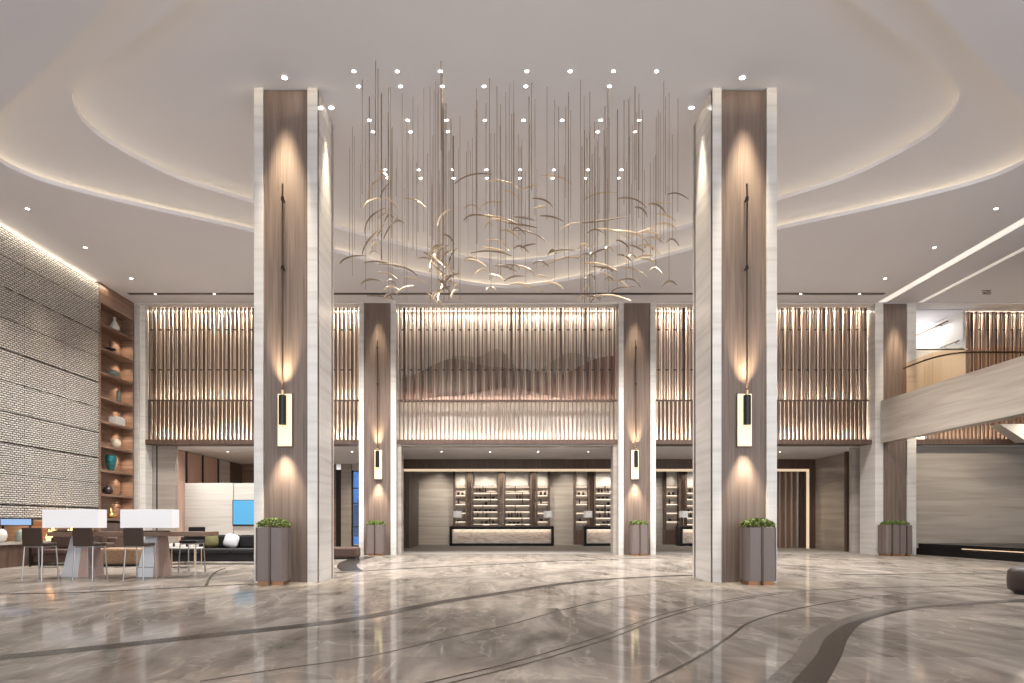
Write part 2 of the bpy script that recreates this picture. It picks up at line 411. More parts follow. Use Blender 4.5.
# ------------------------------------------------------------------ columns
def column(x0, x1, y0, dep, zt, label, wood_side=-1, inner=None, ws=.2):
    """wood inlay between two stone cheeks on the front; stone sides with dark reveals"""
    c = (x0+x1)/2
    t = thing('column', label, 'column', (c, y0+dep/2, 0))
    w0, w1 = x0+ws*.85, x1-ws*.95
    MB().box(x0, w0-.004, y0, y0+dep, 0, zt).build('stone_cheek', STONE, t)
    MB().box(w1+.004, x1, y0, y0+dep, 0, zt).build('stone_cheek', STONE, t)
    MB().box(w0, w1, y0+.05, y0+dep-.05, 0, zt-.02).build('wood_panel', WOOD, t)
    if inner:
        xx = x1 if inner > 0 else x0; g = .012*inner
        for a in (.0, dep-.20):
            MB().box(min(xx,xx+g*.4), max(xx,xx+g*.4), y0+a+.002, y0+a+.085, 0, zt-.02).build('reveal_strip', BRONZE, t)
        MB().box(min(xx, xx+g*.3), max(xx, xx+g*.3), y0+.09, y0+dep-.205, .0, zt-.02).build('side_panel', STONE, t)
    return t
column(px(254,D1), px(317.5,D1), D1, 1.27, Z2-.0, 'large near column on the left, travertine with walnut front panel', inner=1)
column(px(712.5,D1), px(777,D1), D1, 1.27, Z2-.0, 'large near column on the right, travertine with walnut front panel', inner=-1)
column(px(361,D2), px(397.5,D2), D2-.35, 1.1, Z0, 'rear column left of the reception opening, travertine and walnut')
column(px(617,D2), px(653.5,D2), D2-.35, 1.1, Z0, 'rear column right of the reception opening, travertine and walnut')
column(px(870.5,D2), px(911,D2), D2-.3, 1.0, Z0, 'rear column at the end of the balcony, travertine and walnut', ws=.33)
t = thing('pilaster', 'narrow pale stone pilaster beside the tall wooden display shelves', 'pilaster', (px(140,D2), D2, 0))
MB().box(px(134.5,D2), px(141,D2), D2-.2, D2+.4, 0, Z0).build('stone_front', STONE, t)
MB().box(px(141,D2), px(146.5,D2), D2-.08, D2+.4, 0, Z0).build('stone_return', WSTONE, t)

# ------------------------------------------------------------------ wall sconces
def sconce(xc, yf, zb, zt_box, wbox, ztop, side, label, k=1.0):
    """lit glass plate on the wood with a black tube in front and a long thin rod rising above"""
    t = thing('wall_sconce', label, 'wall lamp', (xc, yf, zb))
    h = zt_box-zb
    MB().box(xc-wbox/2-.015, xc+wbox/2+.015, yf-.03, yf-.001, zb-.02, zt_box+.015).build('back_plate', BRONZE, t)
    MB().box(xc-wbox/2, xc+wbox/2, yf-.07, yf-.03, zb, zt_box).build('lit_glass', GLOW, t)
    xt = xc - side*wbox*.07
    MB().cyl(xt, yf-.13, zt_box-h*.60, zt_box-h*.04, wbox*.27, 18).build('black_tube', BLACK, t)
    rd = MB().cyl(xt, yf-.13, zt_box-h*.04, ztop, .018*k, 8).build('rod', BRONZE, t)
    for q in (.60, .93):
        z = zt_box + (ztop-zt_box)*q
        b = MB(); b.box(xt-.012, xt+.012, yf-.13, yf, z-.012, z+.012); b.cyl(xt, yf-.13, z-.03, z+.03, .032*k, 10); b.build('bracket', BLACK, rd)
    MB().cyl(xt, yf-.13, zt_box-h*.04, zt_box+h*.06, .03*k, 10).build('collar', BRASS, rd)
    light('SPOT', (xt, yf-.19, zt_box+.10), 210*k, spot=48, blend=.7, rot=(PI+math.radians(-20),0,0), name='sconce_up_light', color=(1,.84,.56))
    light('SPOT', (xc, yf-.17, zb-.06), 170*k, spot=62, blend=.7, rot=(math.radians(8),0,0), name='sconce_down_light', color=(1,.88,.66))
    return t
for x, s, w in ((284.8, 1, 'left'), (744.6, -1, 'right')):
    sconce(px(x,D1), D1+.05, pz(446,D1), pz(394,D1), .25, pz(186,D1), s, 'tall slim wall lamp on the walnut front of the large %s column' % w)
    # ceiling spot grazing the wood and the spot on the inner side
    light('SPOT', (px(x,D1), D1-.28, Z2-.05), 1500, spot=31, blend=.85, rot=(math.radians(5.5),0,0), name='column_downlight_light', color=(1,.86,.62))
for x, s in ((-3.29, 1), (4.0, -1)):
    light('SPOT', (x+.24*s, 13.25, Z2-.05), 800, spot=34, blend=.8, rot=(0,math.radians(-3*s) if False else math.radians(3*s),0), name='column_side_light', color=(1,.88,.68))
DB = D2-.35
for x, s, w in ((378.3, 1, 'left'), (635, -1, 'right')):
    sconce(px(x,DB), DB+.05, pz(479,DB), pz(450,DB), .25, pz(341,DB), s, 'slim wall lamp on the rear column %s of the reception opening' % w, 1.0)
    light('SPOT', (px(x,DB), DB-.25, Z0-.05), 480, spot=32, blend=.85, rot=(math.radians(5.5),0,0), name='column_downlight_light', color=(1,.86,.62))
light('SPOT', (px(889,D2)+.05, D2-.62, Z0-.05), 800, spot=33, blend=.85, rot=(math.radians(6),0,0), name='column_downlight_light', color=(1,.84,.62))

# ------------------------------------------------------------------ slatted screens
def screen(x0, x1, label, mural=False, zb=4.0, yf=23.9, zs=5.40, zt=Z0-.05, trim=True, light_k=1.0):
    t = thing('slatted_screen', label, 'screen', ((x0+x1)/2, yf, zb))
    rnd = random.Random(int(x0*10))
    up = MB(); x = x0+.04; i = 0
    while x < x1-.06:
        up.mi = 0; up.box(x, x+.045, yf, yf+.10, zs+.02, zt)
        up.mi = 1; up.box(x+.075, x+.10, yf-.02, yf+.06, zs+.02, zt)
        up.mi = 0 if i % 3 else 2; up.box(x+.128, x+.165+rnd.choice([0,.012,.04]), yf+.06, yf+.12, zs+.02, zt)
        up.mi = 2; up.box(x+.20, x+.215, yf+.02, yf+.10, zs+.02, zt)
        x += .289; i += 1
    up.build('upper_slat_panel', [SLAT, SLATB, SLATD], t)
    lo = MB(); x = x0+.03; i = 0
    while x < x1-.04:
        lo.mi = 0; lo.box(x, x+(.034 if mural else .062), yf, yf+.13, zb, zs)
        x += .1445; i += 1
    lo.build('lower_slat_panel', [SLATD if not mural else SLAT, SLATB], t)
    rl = MB(); rl.box(x0, x1, yf+.02, yf+.16, zs-.02, zs+.02); rl.build('middle_rail', SLATD, t)
    cb = MB(); x = x0+.2
    for zz in (pz(330,yf), pz(370,yf)):
        x = x0+.12
        while x < x1-.2: cb.box(x, x+.10, yf-.03, yf+.0, zz-.018, zz+.018); x += .289
    cb.build('connector_row', BLACK, t)
    bk = MB().box(x0, x1, yf+.5, yf+.6, zb-.02, zt+.04).build('backing_panel', BACKC if mural else BACK, t)
    if trim: MB().box(x0-.0, x1+.0, yf-.16, yf+.62, ZL-.0, zb).build('bottom_beam', DWOOD, t)
    if mural:
        L = x1-x0
        def ridge(fn, mat, y, nme):
            n = 60; top = [(x0+L*i/n, fn(i/n)) for i in range(n+1)]
            MB().prism_xz([(x0,zs+.02)] + top + [(x1,zs+.02)], y, y+.02).build(nme, mat, t)
        g = lambda u, c, w, h: h*math.exp(-((u-c)/w)**2)
        ridge(lambda u: 6.35+g(u,.28,.13,.72)+g(u,.46,.08,.85)+g(u,.80,.13,.82)+g(u,1.0,.1,.5), MUR[0], yf+.46, 'mural_hill')
        ridge(lambda u: 6.15+g(u,.24,.16,.75)+g(u,.52,.18,.42)+g(u,.85,.2,.25), MUR[1], yf+.43, 'mural_hill')
        ridge(lambda u: 5.6+g(u,.08,.08,.42)+g(u,1.0,.30,1.45)+g(u,.42,.12,.25), MUR[2], yf+.40, 'mural_hill')
        ridge(lambda u: 5.45+g(u,.5,.2,.45)+g(u,.2,.1,.1), MUR[3], yf+.37, 'mural_hill')
    # strip lights: top, above the middle rail, above the bottom beam
    for z, up_, nme, mat, e in ((zt-.03, -1, 'top_light_strip', STRIPW, 130), (zs+.03, 1, 'middle_light_strip', STRIPW, 45), (zb+.02, 1, 'bottom_light_strip', STRIPW, 110)):
        MB().box(x0+.05, x1-.05, yf+.28, yf+.32, z-.01, z+.01).build(nme, mat, t)
        light('AREA', ((x0+x1)/2, yf+.30, z+up_*.03), e*(x1-x0)/7.6*light_k*((.2 if z < 5 else .3 if z < 6 else .5) if mural else 1), sx=(x1-x0-.1), sy=.06, rot=((PI if up_ > 0 else 0),0,0), name=nme, color=(1,.87,.70))
    n = max(1, round((x1-x0)/.95))
    for i in range(n):
        xx = x0+(i+.5)*(x1-x0)/n
        light('SPOT', (xx, yf-.16, zt-.02), 90*light_k, spot=34, blend=.9, rot=(math.radians(7),0,0), name='screen_graze_light', color=(1,.88,.72))
    return t
XA0, XA1 = px(146.5,D2), px(361,D2)
XB0, XB1 = px(397.5,D2), px(617,D2)
XC0, XC1 = px(653.5,D2), px(870.5,D2)
screen(XA0+.01, XA1-.01, 'tall slatted bronze screen over the lounge opening on the left')
screen(XB0+.01, XB1-.01, 'central slatted screen with a mountain mural over the reception opening', mural=True)
screen(XC0+.01, XC1-.01, 'tall slatted bronze screen between the right rear columns')
screen(px(959,24.6)+.13, 21.5, 'slatted screen behind the balcony at the far right', yf=24.4, trim=False, zb=5.45, zs=5.5, light_k=1.0)

# ------------------------------------------------------------------ upper floor structure, lower ceilings and back rooms
struct(MB().box(-14, 24, 24.52, 36.2, ZL, ZL+.12).build('ceiling', PLASTERD))
struct(MB().box(-14, 15.0, 24.56, 24.9, ZL+.12, Z0+.3).build('wall_back', PLASTERD))
# openings' thin stone frames under the beam
def frame(n, x0, x1):
    m = MB(); m.box(x0, x0+.13, D2-.05, D2+.5, 0, ZL); m.box(x1-.13, x1, D2-.05, D2+.5, 0, ZL); m.box(x0+.13, x1-.13, D2+.0, D2+.5, ZL-.06, ZL-.0)
    struct(m.build('trim_%d' % n, STONE2))
frame(3, XB0+.01, XB1-.01)
# lounge (left bay)
m = MB().box(px(146.5,24.2)-.3, px(177,24.45), 24.3, 24.5, 0, ZL-.01); struct(m.build('wall_left', STONE2))
struct(MB().box(px(157,24.3)-.02, px(157,24.3)+.02, 24.285, 24.3, 0, ZL-.01).build('trim_4', BLACK))
m = MB(); m.box(-12.1, -11.9, 24.6, 32, 0, ZL); struct(m.build('wall_left', DWOOD))
t = thing('wall_cladding', 'row of copper coloured wall panels with black joints behind the lounge', 'wall panels', (-11.85, 27, 0))
for y in (25.6, 27, 28.4): light('SPOT', (-11.0, y, ZL-.04), 60, spot=110, blend=1, rot=(0,math.radians(-25),0), name='cladding_fill', color=(1,.88,.75))  # added fill spots that brighten the copper panels
ys = [24.7, 26.1, 27.55, 29.1]
for a, b in zip(ys[:-1], ys[1:]): MB().box(-11.9, -11.84, a+.06, b-.06, 0, ZL-.02).build('copper_panel', COPPER, t)
MB().box(-11.9, -11.85, 29.1, 30.4, 0, ZL-.02).build('stone_panel', STONE, t)
for y in ys[1:]: MB().box(-11.90, -11.815, y-.07, y+.07, 0, ZL-.02).build('black_joint', BLACK, t)
struct(MB().box(px(177,24.5), px(181,24.5), 24.5, 24.62, 0, 2.6).build('trim_5', COPPER))
DW = 32.0
struct(MB().box(-12.1, px(336,DW), DW, DW+.15, 0, ZL).build('wall_back', WOODH))
struct(MB().box(px(342,DW), px(352,DW), DW-.2, DW+.15, 0, ZL).build('wall_back', STONE2))
struct(MB().box(px(352,DW), -4.3, DW, DW+.15, 3.56, ZL).build('wall_back', PLASTERD))
struct(MB().box(px(336,DW), px(342,DW), DW-.0, DW+.1, 0, 3.6).build('trim_6', BLACK))
wx0, wx1 = px(352,DW), -4.4
w = MB(); w.box(wx0, wx0+.06, DW, DW+.12, 0, 3.56); w.box(wx1-.06, wx1, DW, DW+.12, 0, 3.56)
for z in (.0, .9, 2.0, 2.7, 3.5): w.box(wx0+.06, wx1-.06, DW, DW+.1, z, z+.05)
w.box((wx0+wx1)/2-.03, (wx0+wx1)/2+.03, DW, DW+.1, .05, 3.5)
wf = struct(w.build('window_1', BLACK))
g = MB().box(wx0+.06, wx1-.06, DW+.04, DW+.05, .05, 3.5).build('window_pane', WGLASS, wf)
# dusk beyond the window
solid('dusk_sky_backdrop', MB().box(-16, 2, 60, 60.2, -2, 22), DUSK, 'deep blue dusk sky beyond the dark lounge window', 'sky')
for i, (x, w_, h) in enumerate(((-11.6,1.6,2.6),(-9.9,1.1,4.2),(-8.6,1.3,1.9),(-7,1.5,3.0))):
    bb = MB(); bb.box(x, x+w_, 55, 57, 0, h); bb.box(x+w_*.25, x+w_*.6, 55.3, 56.5, h, h+.5); bb.box(x+w_*.4, x+w_*.45, 55.8, 55.9, h+.5, h+1.3)
    solid('distant_tower', bb, CITY, ['broad dark city tower beyond the lounge window','slender tallest dark tower beyond the lounge window','lowest dark city block beyond the lounge window','rightmost dark city tower beyond the lounge window'][i], 'building')
struct(MB().box(-4.35, -4.15, 24.7, 35.2, 0, ZL).build('wall_left', STONE2))
# low white feature wall with a screen
DT = 26.0
t = thing('feature_wall', 'low white stone wall standing behind the lounge sofa', 'partition', (px(230,DT), DT+.1, 0))
MB().box(px(181,DT), px(233,DT), DT, DT+.25, 0, pz(483,DT)).build('stone_panel', WSTONE, t)
MB().box(px(233,DT)+.015, -7.6, DT+.03, DT+.25, 0, pz(483,DT)).build('stone_panel', WSTONE, t)
t = thing('wall_screen', 'bright blue screen mounted on the low white stone wall', 'television', (px(233,DT)+.9, DT, pz(525,DT)))
x0 = px(233,DT); fr = MB().box(x0, x0+1.8, DT-.05, DT-.001, pz(526,DT), pz(500,DT)).build('frame', BLACK, t)
MB().box(x0+.03, x0+1.77, DT-.06, DT-.05, pz(525,DT)+.02, pz(500.5,DT)).build('screen', SCREENB, fr)

# reception room
DH = 29.4
hx0, hx1 = px(401,DH), px(817,DH)
gx1 = px(808,DH)
h = MB(); h.box(hx0, hx1, DH, DH+.4, pz(469,DH), ZL-.005); h.box(gx1+.04, hx1, DH, DH+.4, 0, pz(469,DH)); h.box(hx0, hx0+.12, DH, DH+.4, 0, pz(469,DH))
struct(h.build('trim_7', DWOOD))
t = thing('portal_light_frame', 'thin glowing gold frame around the wide reception opening', 'light strip', ((hx0+gx1)/2, DH, 0))
MB().box(hx0+.12, gx1+.04, DH-.03, DH+.1, pz(471.3,DH), pz(469,DH)).build('top_strip', simple('gold_frame_light', (.7,.55,.38), .4, emit=(1,.76,.52), es=.42), t)
MB().box(gx1-.03, gx1+.04, DH-.03, DH+.1, 0, pz(471.3,DH)).build('side_strip', MATS['gold_frame_light'], t)
DR = 35.0
struct(MB().box(-4.3, 16, DR, DR+.2, 0, ZL).build('wall_back', STONE2))
sl = MB()
for i in range(9):
    y = 29.9+i*.42; sl.box(-3.98, -3.80, y, y+.30, 0, 3.5)
solid('fluted_panel', sl, WOOD, 'dark fluted wooden side panel at the left end of the reception', 'wall panel')
# folded drapes at the right end
dr = MB(); xs0, xs1 = px(770,30.2), px(799,30.2); n = 80
front = [(xs0+(xs1-xs0)*i/n, 30.2+.10*math.cos(i/n*2*PI*5)) for i in range(n+1)]
dr.prism(front+[(x, y+.04) for x, y in front[::-1]], .02, 3.42)
solid('curtain', dr, simple('bronze_drape', (.36,.26,.20), .35, .3), 'bronze folded curtain at the right end of the reception opening', 'curtain')
struct(MB().box(px(799,30.4), px(808,30.4)+.3, 30.3, 30.45, 0, 3.45).build('trim_8', DWOOD))
# right side wall of the recess, dark gap and stone pier
struct(MB().box(13.75, 13.95, 26.8, 29.42, 0, ZL-.005).build('wall_right', STONE2))
struct(MB().box(px(847,26.2), px(852.5,26.2), 26.2, 26.4, 0, ZL-.005).build('trim_10', DWOOD))
struct(MB().box(px(852,24.9), px(872,24.9)+.1, 24.9, 25.1, 0, ZL-.005).build('wall_right', STONE2))

# joints on the back stone wall
def joint(n, x0, x1, z, D): struct(MB().box(x0, x1, D-.006, D, z-.012, z+.012).build('trim_%d' % n, DCARP))
for i, yy in enumerate((508, 526.5)): joint(11+i, px(416,DR), px(453,DR), pz(yy,DR), DR)
joint(13, px(550,DR), px(573,DR), pz(508,DR), DR)

# display cabinets behind the desks
def vessel(kind, mat):
    prof = {'bottle': [(.05,0),(.055,.02),(.055,.16),(.02,.21),(.02,.28),(.0,.28)],
            'jar': [(.05,0),(.08,.05),(.08,.12),(.05,.16),(.0,.16)],
            'bowl': [(.04,0),(.10,.08),(.11,.10),(.0,.10)]}[kind]
    return MB().lathe(prof, n=10).build(kind, mat, None)
_ves = {}
def put(kind, mat, x, y, z, label, group, s=1.0):
    key = (kind, mat.name)
    if key not in _ves: o = _ves[key] = vessel(kind, mat)
    else: o = _ves[key].copy(); COL.objects.link(o)
    o.location = (x,y,z); o.scale = (s,s,s); return tag(o, label, kind, group)
def cabinet(xa, xb, label, wide, gname, pattern, k=1.0):
    x0, x1 = px(xa,DR-.1), px(xb,DR-.1); y0 = DR-.45; zt = pz(486,DR-.3); T = 3.74
    t = thing('display_cabinet', label, 'cabinet', ((x0+x1)/2, DR-.2, 0))
    for a, b in ((x0, x0+.09), (x1-.09, x1)): MB().box(a, b, y0, DR-.01, 0, T).build('side_post', DWOOD, t)
    X0, X1 = x0+.09, x1-.09
    MB().box(X0, X1, DR-.06, DR-.01, zt, T).build('upper_panel', WSTONE, t)
    MB().box(X0, X1, DR-.08, DR-.02, 0, zt).build('back_panel', BACK, t)
    n = 7 if wide else 5; zb = .75; dz = (zt-zb)/n
    for i in range(n+1):
        z = zb+i*dz
        sh = MB().box(X0, X1, y0+.05, DR-.08, z-.025, z).build('shelf', DWOOD, t)
        if i:
            MB().box(X0+.02, X1-.02, DR-.13, DR-.10, z-.05, z-.026).build('light_strip', STRIPC, sh)
    MB().box(X0, X1, y0+.02, DR-.08, 0, zb-.025).build('base_panel', DWOOD, t)
    if wide:
        for i in range(n):
            f = [.68,.68,.4,.4,.7,.7,.4][i % 7]; xd = X0+(X1-X0)*f
            MB().box(xd-.015, xd+.015, y0+.06, DR-.08, zb+i*dz, zb+(i+1)*dz-.026).build('divider', DWOOD, t)
    yy = DR-.28
    for (lv, f0, cnt, kind, mat) in pattern:
        z = zb+lv*dz
        fd = [.68,.68,.4,.4,.7,.7,.4][lv % 7] if wide else 9
        for j in range(cnt):
            x = X0+.13+(X1-X0-.2)*f0+j*(.15 if kind == 'bottle' else .21)
            if x > X1-.11: break
            if abs(x-(X0+(X1-X0)*fd)) < .12: continue
            put(kind, mat, x, yy, z+.0005, 'small dark %s in the lit niches of the %s' % (kind, gname), 'dark %ss in the %s' % (kind, gname), .9 if kind == 'bottle' else .85)
    light('SPOT', ((x0+x1)/2, DR-.35, T-.03), 24*k*(x1-x0), spot=100, blend=1, rot=(0,0,0), name='cabinet_spot_light')
    return t
PW = [(6,0.05,4,'bottle',DARKC),(5,.05,5,'bowl',DARKC),(5,.8,1,'jar',DARKC),(4,.5,1,'jar',BLACK),(3,.0,3,'jar',DARKC),(3,.5,3,'bowl',BLACK),(2,.1,4,'bottle',DARKC),(1,.3,3,'jar',DARKC),(1,.85,1,'bottle',DARKC)]
PW2 = [(5,.45,2,'bottle',DARKC),(5,.8,1,'jar',CREAM),(2,.05,5,'bottle',DARKC),(1,.1,3,'bowl',DARKC),(0,.45,4,'bottle',DARKC)]
PN = [(4,.1,2,'jar',DARKC),(3,.15,1,'bottle',DARKC),(1,.2,1,'jar',DARKC)]
cabinet(453.5, 467.5, 'narrow lit display cabinet at the left end behind the long desk', False, 'left narrow cabinet', PN)
cabinet(471.5, 499.5, 'wide lit display cabinet left of centre behind the long desk', True, 'left wide cabinet', PW)
cabinet(503.5, 531.5, 'wide lit display cabinet right of centre behind the long desk', True, 'right wide cabinet', PW2)
cabinet(535.5, 549.5, 'narrow lit display cabinet at the right end behind the long desk', False, 'right narrow cabinet', PN)
cabinet(573.5, 589, 'narrow lit display cabinet left of the rear right column', False, 'narrow cabinet by the rear column', PN)
cabinet(593, 621, 'wide lit display cabinet partly hidden by the rear right column', True, 'wide cabinet by the rear column', PW)
cabinet(663, 679, 'narrow lit display cabinet between the two right columns', False, 'narrow cabinet between the columns', PN)
cabinet(683.5, 711, 'wide lit display cabinet partly hidden by the large right column', True, 'wide cabinet between the columns', PW)
# bronze fins between the cabinets
for i, (a, b) in enumerate(((467.5,471.5),(499.5,503.5),(531.5,535.5),(589,593),(679,683.5))):
    m = MB(); x0, x1 = px(a,DR)+.02, px(b,DR)-.02
    for k in range(3): m.box(x0+(x1-x0)*k/3, x0+(x1-x0)*(k+.6)/3, DR-.38, DR-.01, 0, 3.74)
    struct(m.build('trim_%d' % (20+i), BRONZE))

# reception desks
def desk(xa, xb, label, D=32.6):
    x0, x1 = px(xa,D), px(xb,D); t = thing('reception_desk', label, 'desk', ((x0+x1)/2, D+.4, 0)); H = .93
    m = MB(); m.box(x0, x0+.13, D, D+.8, 0, H); m.box(x1-.13, x1, D, D+.8, 0, H); m.box(x0+.13, x1-.13, D, D+.8, H-.14, H); m.box(x0+.13, x1-.13, D, D+.8, 0, .13)
    m.build('black_frame', BLACKS, t)
    MB().box(x0+.13, x1-.13, D+.08, D+.12, .13, H-.14).build('onyx_front', ONYX, t)
    MB().box(x0+.02, x1-.02, D+.15, D+.78, H, H+.04).build('counter_top', BRONZE, t)
    MB().box(x0+.16, x1-.16, D+.03, D+.05, H-.15, H-.14).build('light_strip', STRIPC, t)
    light('AREA', ((x0+x1)/2, D+.02, H-.17), 3*(x1-x0)/5, sx=x1-x0-.4, sy=.03, rot=(math.radians(20),0,0), name='desk_front_light')
    return t
desk(449.5, 554, 'long black framed reception desk with veined stone front')
desk(584, 648, 'second reception desk partly hidden behind the rear right column')
desk(680, 745, 'third reception desk partly hidden behind the large right column')
def desk_lamp(x, label, w=.36, D=32.95):
    X = px(x,D); t = thing('desk_lamp', label, 'lamp', (X, D, .971))
    MB().cyl(X, D, .971, .99, .09, 14).build('base', BRONZE, t); MB().cyl(X, D, .99, pz(517,D)+.02, .018, 8).build('stem', BRASS, t)
    MB().loft([[(X+r*math.cos(2*PI*i/20), D+r*math.sin(2*PI*i/20), z) for i in range(20)] for r, z in ((w/2,pz(517.5,D)),(w/2*.97,pz(511,D)))]).build('lamp_shade', SHADE2, t)
desk_lamp(457.5, 'white drum lamp on the left end of the long desk', .42); desk_lamp(548, 'white drum lamp on the right end of the long desk', .42)
desk_lamp(588, 'white drum lamp on the second desk', .42); desk_lamp(683.5, 'white drum lamp on the third desk, beside the large right column', .42)
for i, (x, w_) in enumerate(((478,.5),(496,.55),(520,.45),(604,.35))):
    D = 33.1; X = px(x,D); t = thing('desk_tray', ['dark tray on the left half of the long desk','pale tray at the middle of the long desk','dark tray on the right half of the long desk','dark tray on the second desk'][i], 'tray', (X, D, .971))
    m = MB().box(X-w_/2, X+w_/2, D-.12, D+.12, .971, .99); m.build('tray_base', [DARKC,STONE,DARKC,DARKC][i], t)
    m = MB(); m.box(X-w_/2, X+w_/2, D-.12, D-.10, .99, 1.03); m.box(X-w_/2, X+w_/2, D+.10, D+.12, .99, 1.03); m.build('rim', BRONZE, t)

# soffit downlights of the lower ceiling
for x, y_, w in ((441.5,451.5,'first'),(490,451.5,'second'),(538,451.5,'third'),(588,451.5,'last')):
    D = F*(ZL-EYE)/(VY-y_); downlight(px(x,D), D, ZL, '%s downlight from the left in the soffit before the reception' % w, None, 1.1)
    light('SPOT', (px(x,D), D, ZL-.04), 60, spot=100, blend=.9, name='soffit_light', color=(1,.93,.84))
for x, w in ((780,'near the large right column'),(352,'between the two left columns'),(228,'left of the large left column')):
    D = F*(ZL-EYE)/(VY-451.5); downlight(px(x,D), D, ZL, 'soffit downlight %s' % w, None, 1.1)
    light('SPOT', (px(x,D), D, ZL-.04), 60, spot=100, blend=.9, name='soffit_light', color=(1,.93,.84))
for x in (-3, -1.4, .3, 2, 3.7, 5.5, 7.5, 10): light('SPOT', (x, 33.3, ZL-.04), 210, spot=95, blend=.9, rot=(math.radians(38),0,0), name='reception_wall_fill', color=(1,.90,.76))  # added spots without fixtures, lift the back wall and niches
for x in (-2, 1, 4, 7, 10): light('SPOT', (x, 31, ZL-.04), 110, spot=120, blend=.9, name='reception_light', color=(1,.92,.82))
for x in (-11.2, -9.4, -7.8): light('SPOT', (x, 24.7, ZL-.04), 120, spot=120, blend=1, rot=(math.radians(20),0,0), name='lounge_wall_fill', color=(1,.95,.88))  # added spots without fixtures, brighten the low white wall
for x, y in ((-9.5,28),(-6,28),(-9.5,30.5),(-6,30.5),(12,28)): light('SPOT', (x, y, ZL-.04), 190, spot=130, blend=.9, name='lounge_light')

# ------------------------------------------------------------------ left wall: woven relief panels
struct(MB().box(XL-.6, XL-.45, -3, 24.5, 0, Z0).build('wall_left', DWOOD))
m = MB(); zs = [1.22]+[1.57+.79*i for i in range(9)]
YE = 21.5
yv = [YE-1.7*i for i in range(12)]
for a, b in zip(zs[:-1], zs[1:]):
    for y1, y0 in zip(yv[:-1], yv[1:]): m.box(XL-.10, XL, y0+.008, y1-.008, a+.016, b-.016)
for y1, y0 in zip(yv[:-1], yv[1:]): m.box(XL-.10, XL, y0+.008, y1-.008, zs[-1]+.009, Z0-.10)
struct(m.build('wall_left', WEAVE))
struct(MB().box(XL-.45, XL-.10, yv[-1], YE, 1.2, Z0-.1).build('wall_left', BLACK))
o = MB().box(XL-.16, XL-.12, 4, YE, Z0-.10, Z0-.06)
tag(o.build('wall_wash_strip', STRIPW), 'warm light strip along the top of the woven stone wall', 'light strip')
light('AREA', (XL+.10, 14, Z0-.04), 70, sx=.10, sy=16, rot=(0,math.radians(-14),0), name='wall_wash_light', color=(1,.88,.70))
for i in range(7):
    light('SPOT', (XL+.45, 11.5+i*1.45, Z0-.06), 140, spot=48, blend=.9, rot=(0,math.radians(-9),0), name='wall_wash_spot', color=(1,.86,.66))
# tall shelf unit
SY0, SY1 = 21.56, 23.56
t = thing('display_shelf', 'tall walnut display shelving built in at the end of the woven wall', 'shelving', (XL-.2, (SY0+SY1)/2, 0))
MB().box(XL-.44, XL, SY0-.04, SY0+.05, 0, Z0-.01).build('side_panel', WOODH, t)
MB().box(XL-.44, XL, SY1-.05, SY1+.02, 0, Z0-.01).build('side_panel', WOODH, t)
MB().box(XL-.44, XL-.40, SY0+.05, SY1-.05, 0, Z0-.01).build('back_panel', WOODH, t)
shz = [7.46-.776*i for i in range(9)]
MB().box(XL-.40, XL, SY0+.05, SY1-.05, shz[0]+.62, Z0-.01).build('top_panel', WOODH, t)
for z in shz:
    MB().box(XL-.40, XL, SY0+.05, SY1-.05, z-.07, z).build('shelf', WOODH, t)
    light('SPOT', (XL-.2, SY1-.35, z+.66), 20, size=.04, spot=130, blend=1, name='shelf_light', color=(1,.84,.66))
MB().box(XL-.40, XL, SY0+.05, SY1-.05, 0, 1.1).build('base_panel', DWOOD, t)
def item(name, prof, mat, i, x, label, cat, n=18, s=1.0):
    D = -(XL-.16)*F/(VX-x); z = shz[i]
    o = MB().lathe([(max(r*s,.0005), h*s) for r, h in prof], n=n).build(name, mat, None, smooth=True); o.location = (XL-.16, D, z+.001)
    return tag(o, label, cat)
item('vase', [(.10,0),(.15,.06),(.15,.16),(.08,.28),(.035,.36),(.05,.46),(.02,.46)], WHITE, 0, 114.5, 'white bottle shaped vase on the topmost display shelf', 'vase')
item('stemmed_dish', [(.06,0),(.02,.03),(.16,.08),(.19,.13),(.05,.17),(.015,.2),(.012,.42),(.0,.42)], BLACK, 1, 110, 'black flat dish with a tall stem on the second display shelf', 'ornament')
item('bowl', [(.08,0),(.17,.06),(.20,.14),(.16,.21),(.10,.23),(.0,.2)], GREYG, 2, 113, 'grey green rounded bowl on the third display shelf', 'bowl')
item('slim_vase', [(.05,0),(.07,.10),(.06,.32),(.045,.42),(.0,.42)], GREYG, 3, 118.5, 'slim pale green vase on the fourth display shelf', 'vase')
D = -(XL-.16)*F/(VX-117); b = MB().box(-.13,.13,-.28,.28,0,.26); b.box(-.1,.1,-.20,.20,.26,.285)
o = b.build('keepsake_box', WHITE, None, bevel=.02); o.location = (XL-.16, D, shz[4]+.001); tag(o, 'white lidded box on the fifth display shelf', 'box')
item('round_vase', [(.05,0),(.13,.06),(.16,.16),(.13,.27),(.05,.32),(.0,.32)], CREAM, 5, 116, 'cream textured globe vase on the sixth display shelf', 'vase')
item('teal_vase', [(.06,0),(.10,.05),(.16,.30),(.17,.45),(.14,.52),(.12,.52),(.0,.4)], TEAL, 6, 111, 'large teal glass vase on the seventh display shelf', 'vase')
item('squat_pot', [(.07,0),(.15,.06),(.17,.15),(.11,.24),(.05,.27),(.06,.30),(.0,.3)], DARKC, 7, 108, 'dark ribbed squat pot on the eighth display shelf', 'pot', n=9)
item('gold_ornament', [(.05,0),(.14,.05),(.17,.12),(.08,.18),(.03,.26),(.01,.40),(.0,.4)], GOLD, 8, 111, 'gold ornament with a pointed neck on the lowest display shelf', 'ornament')

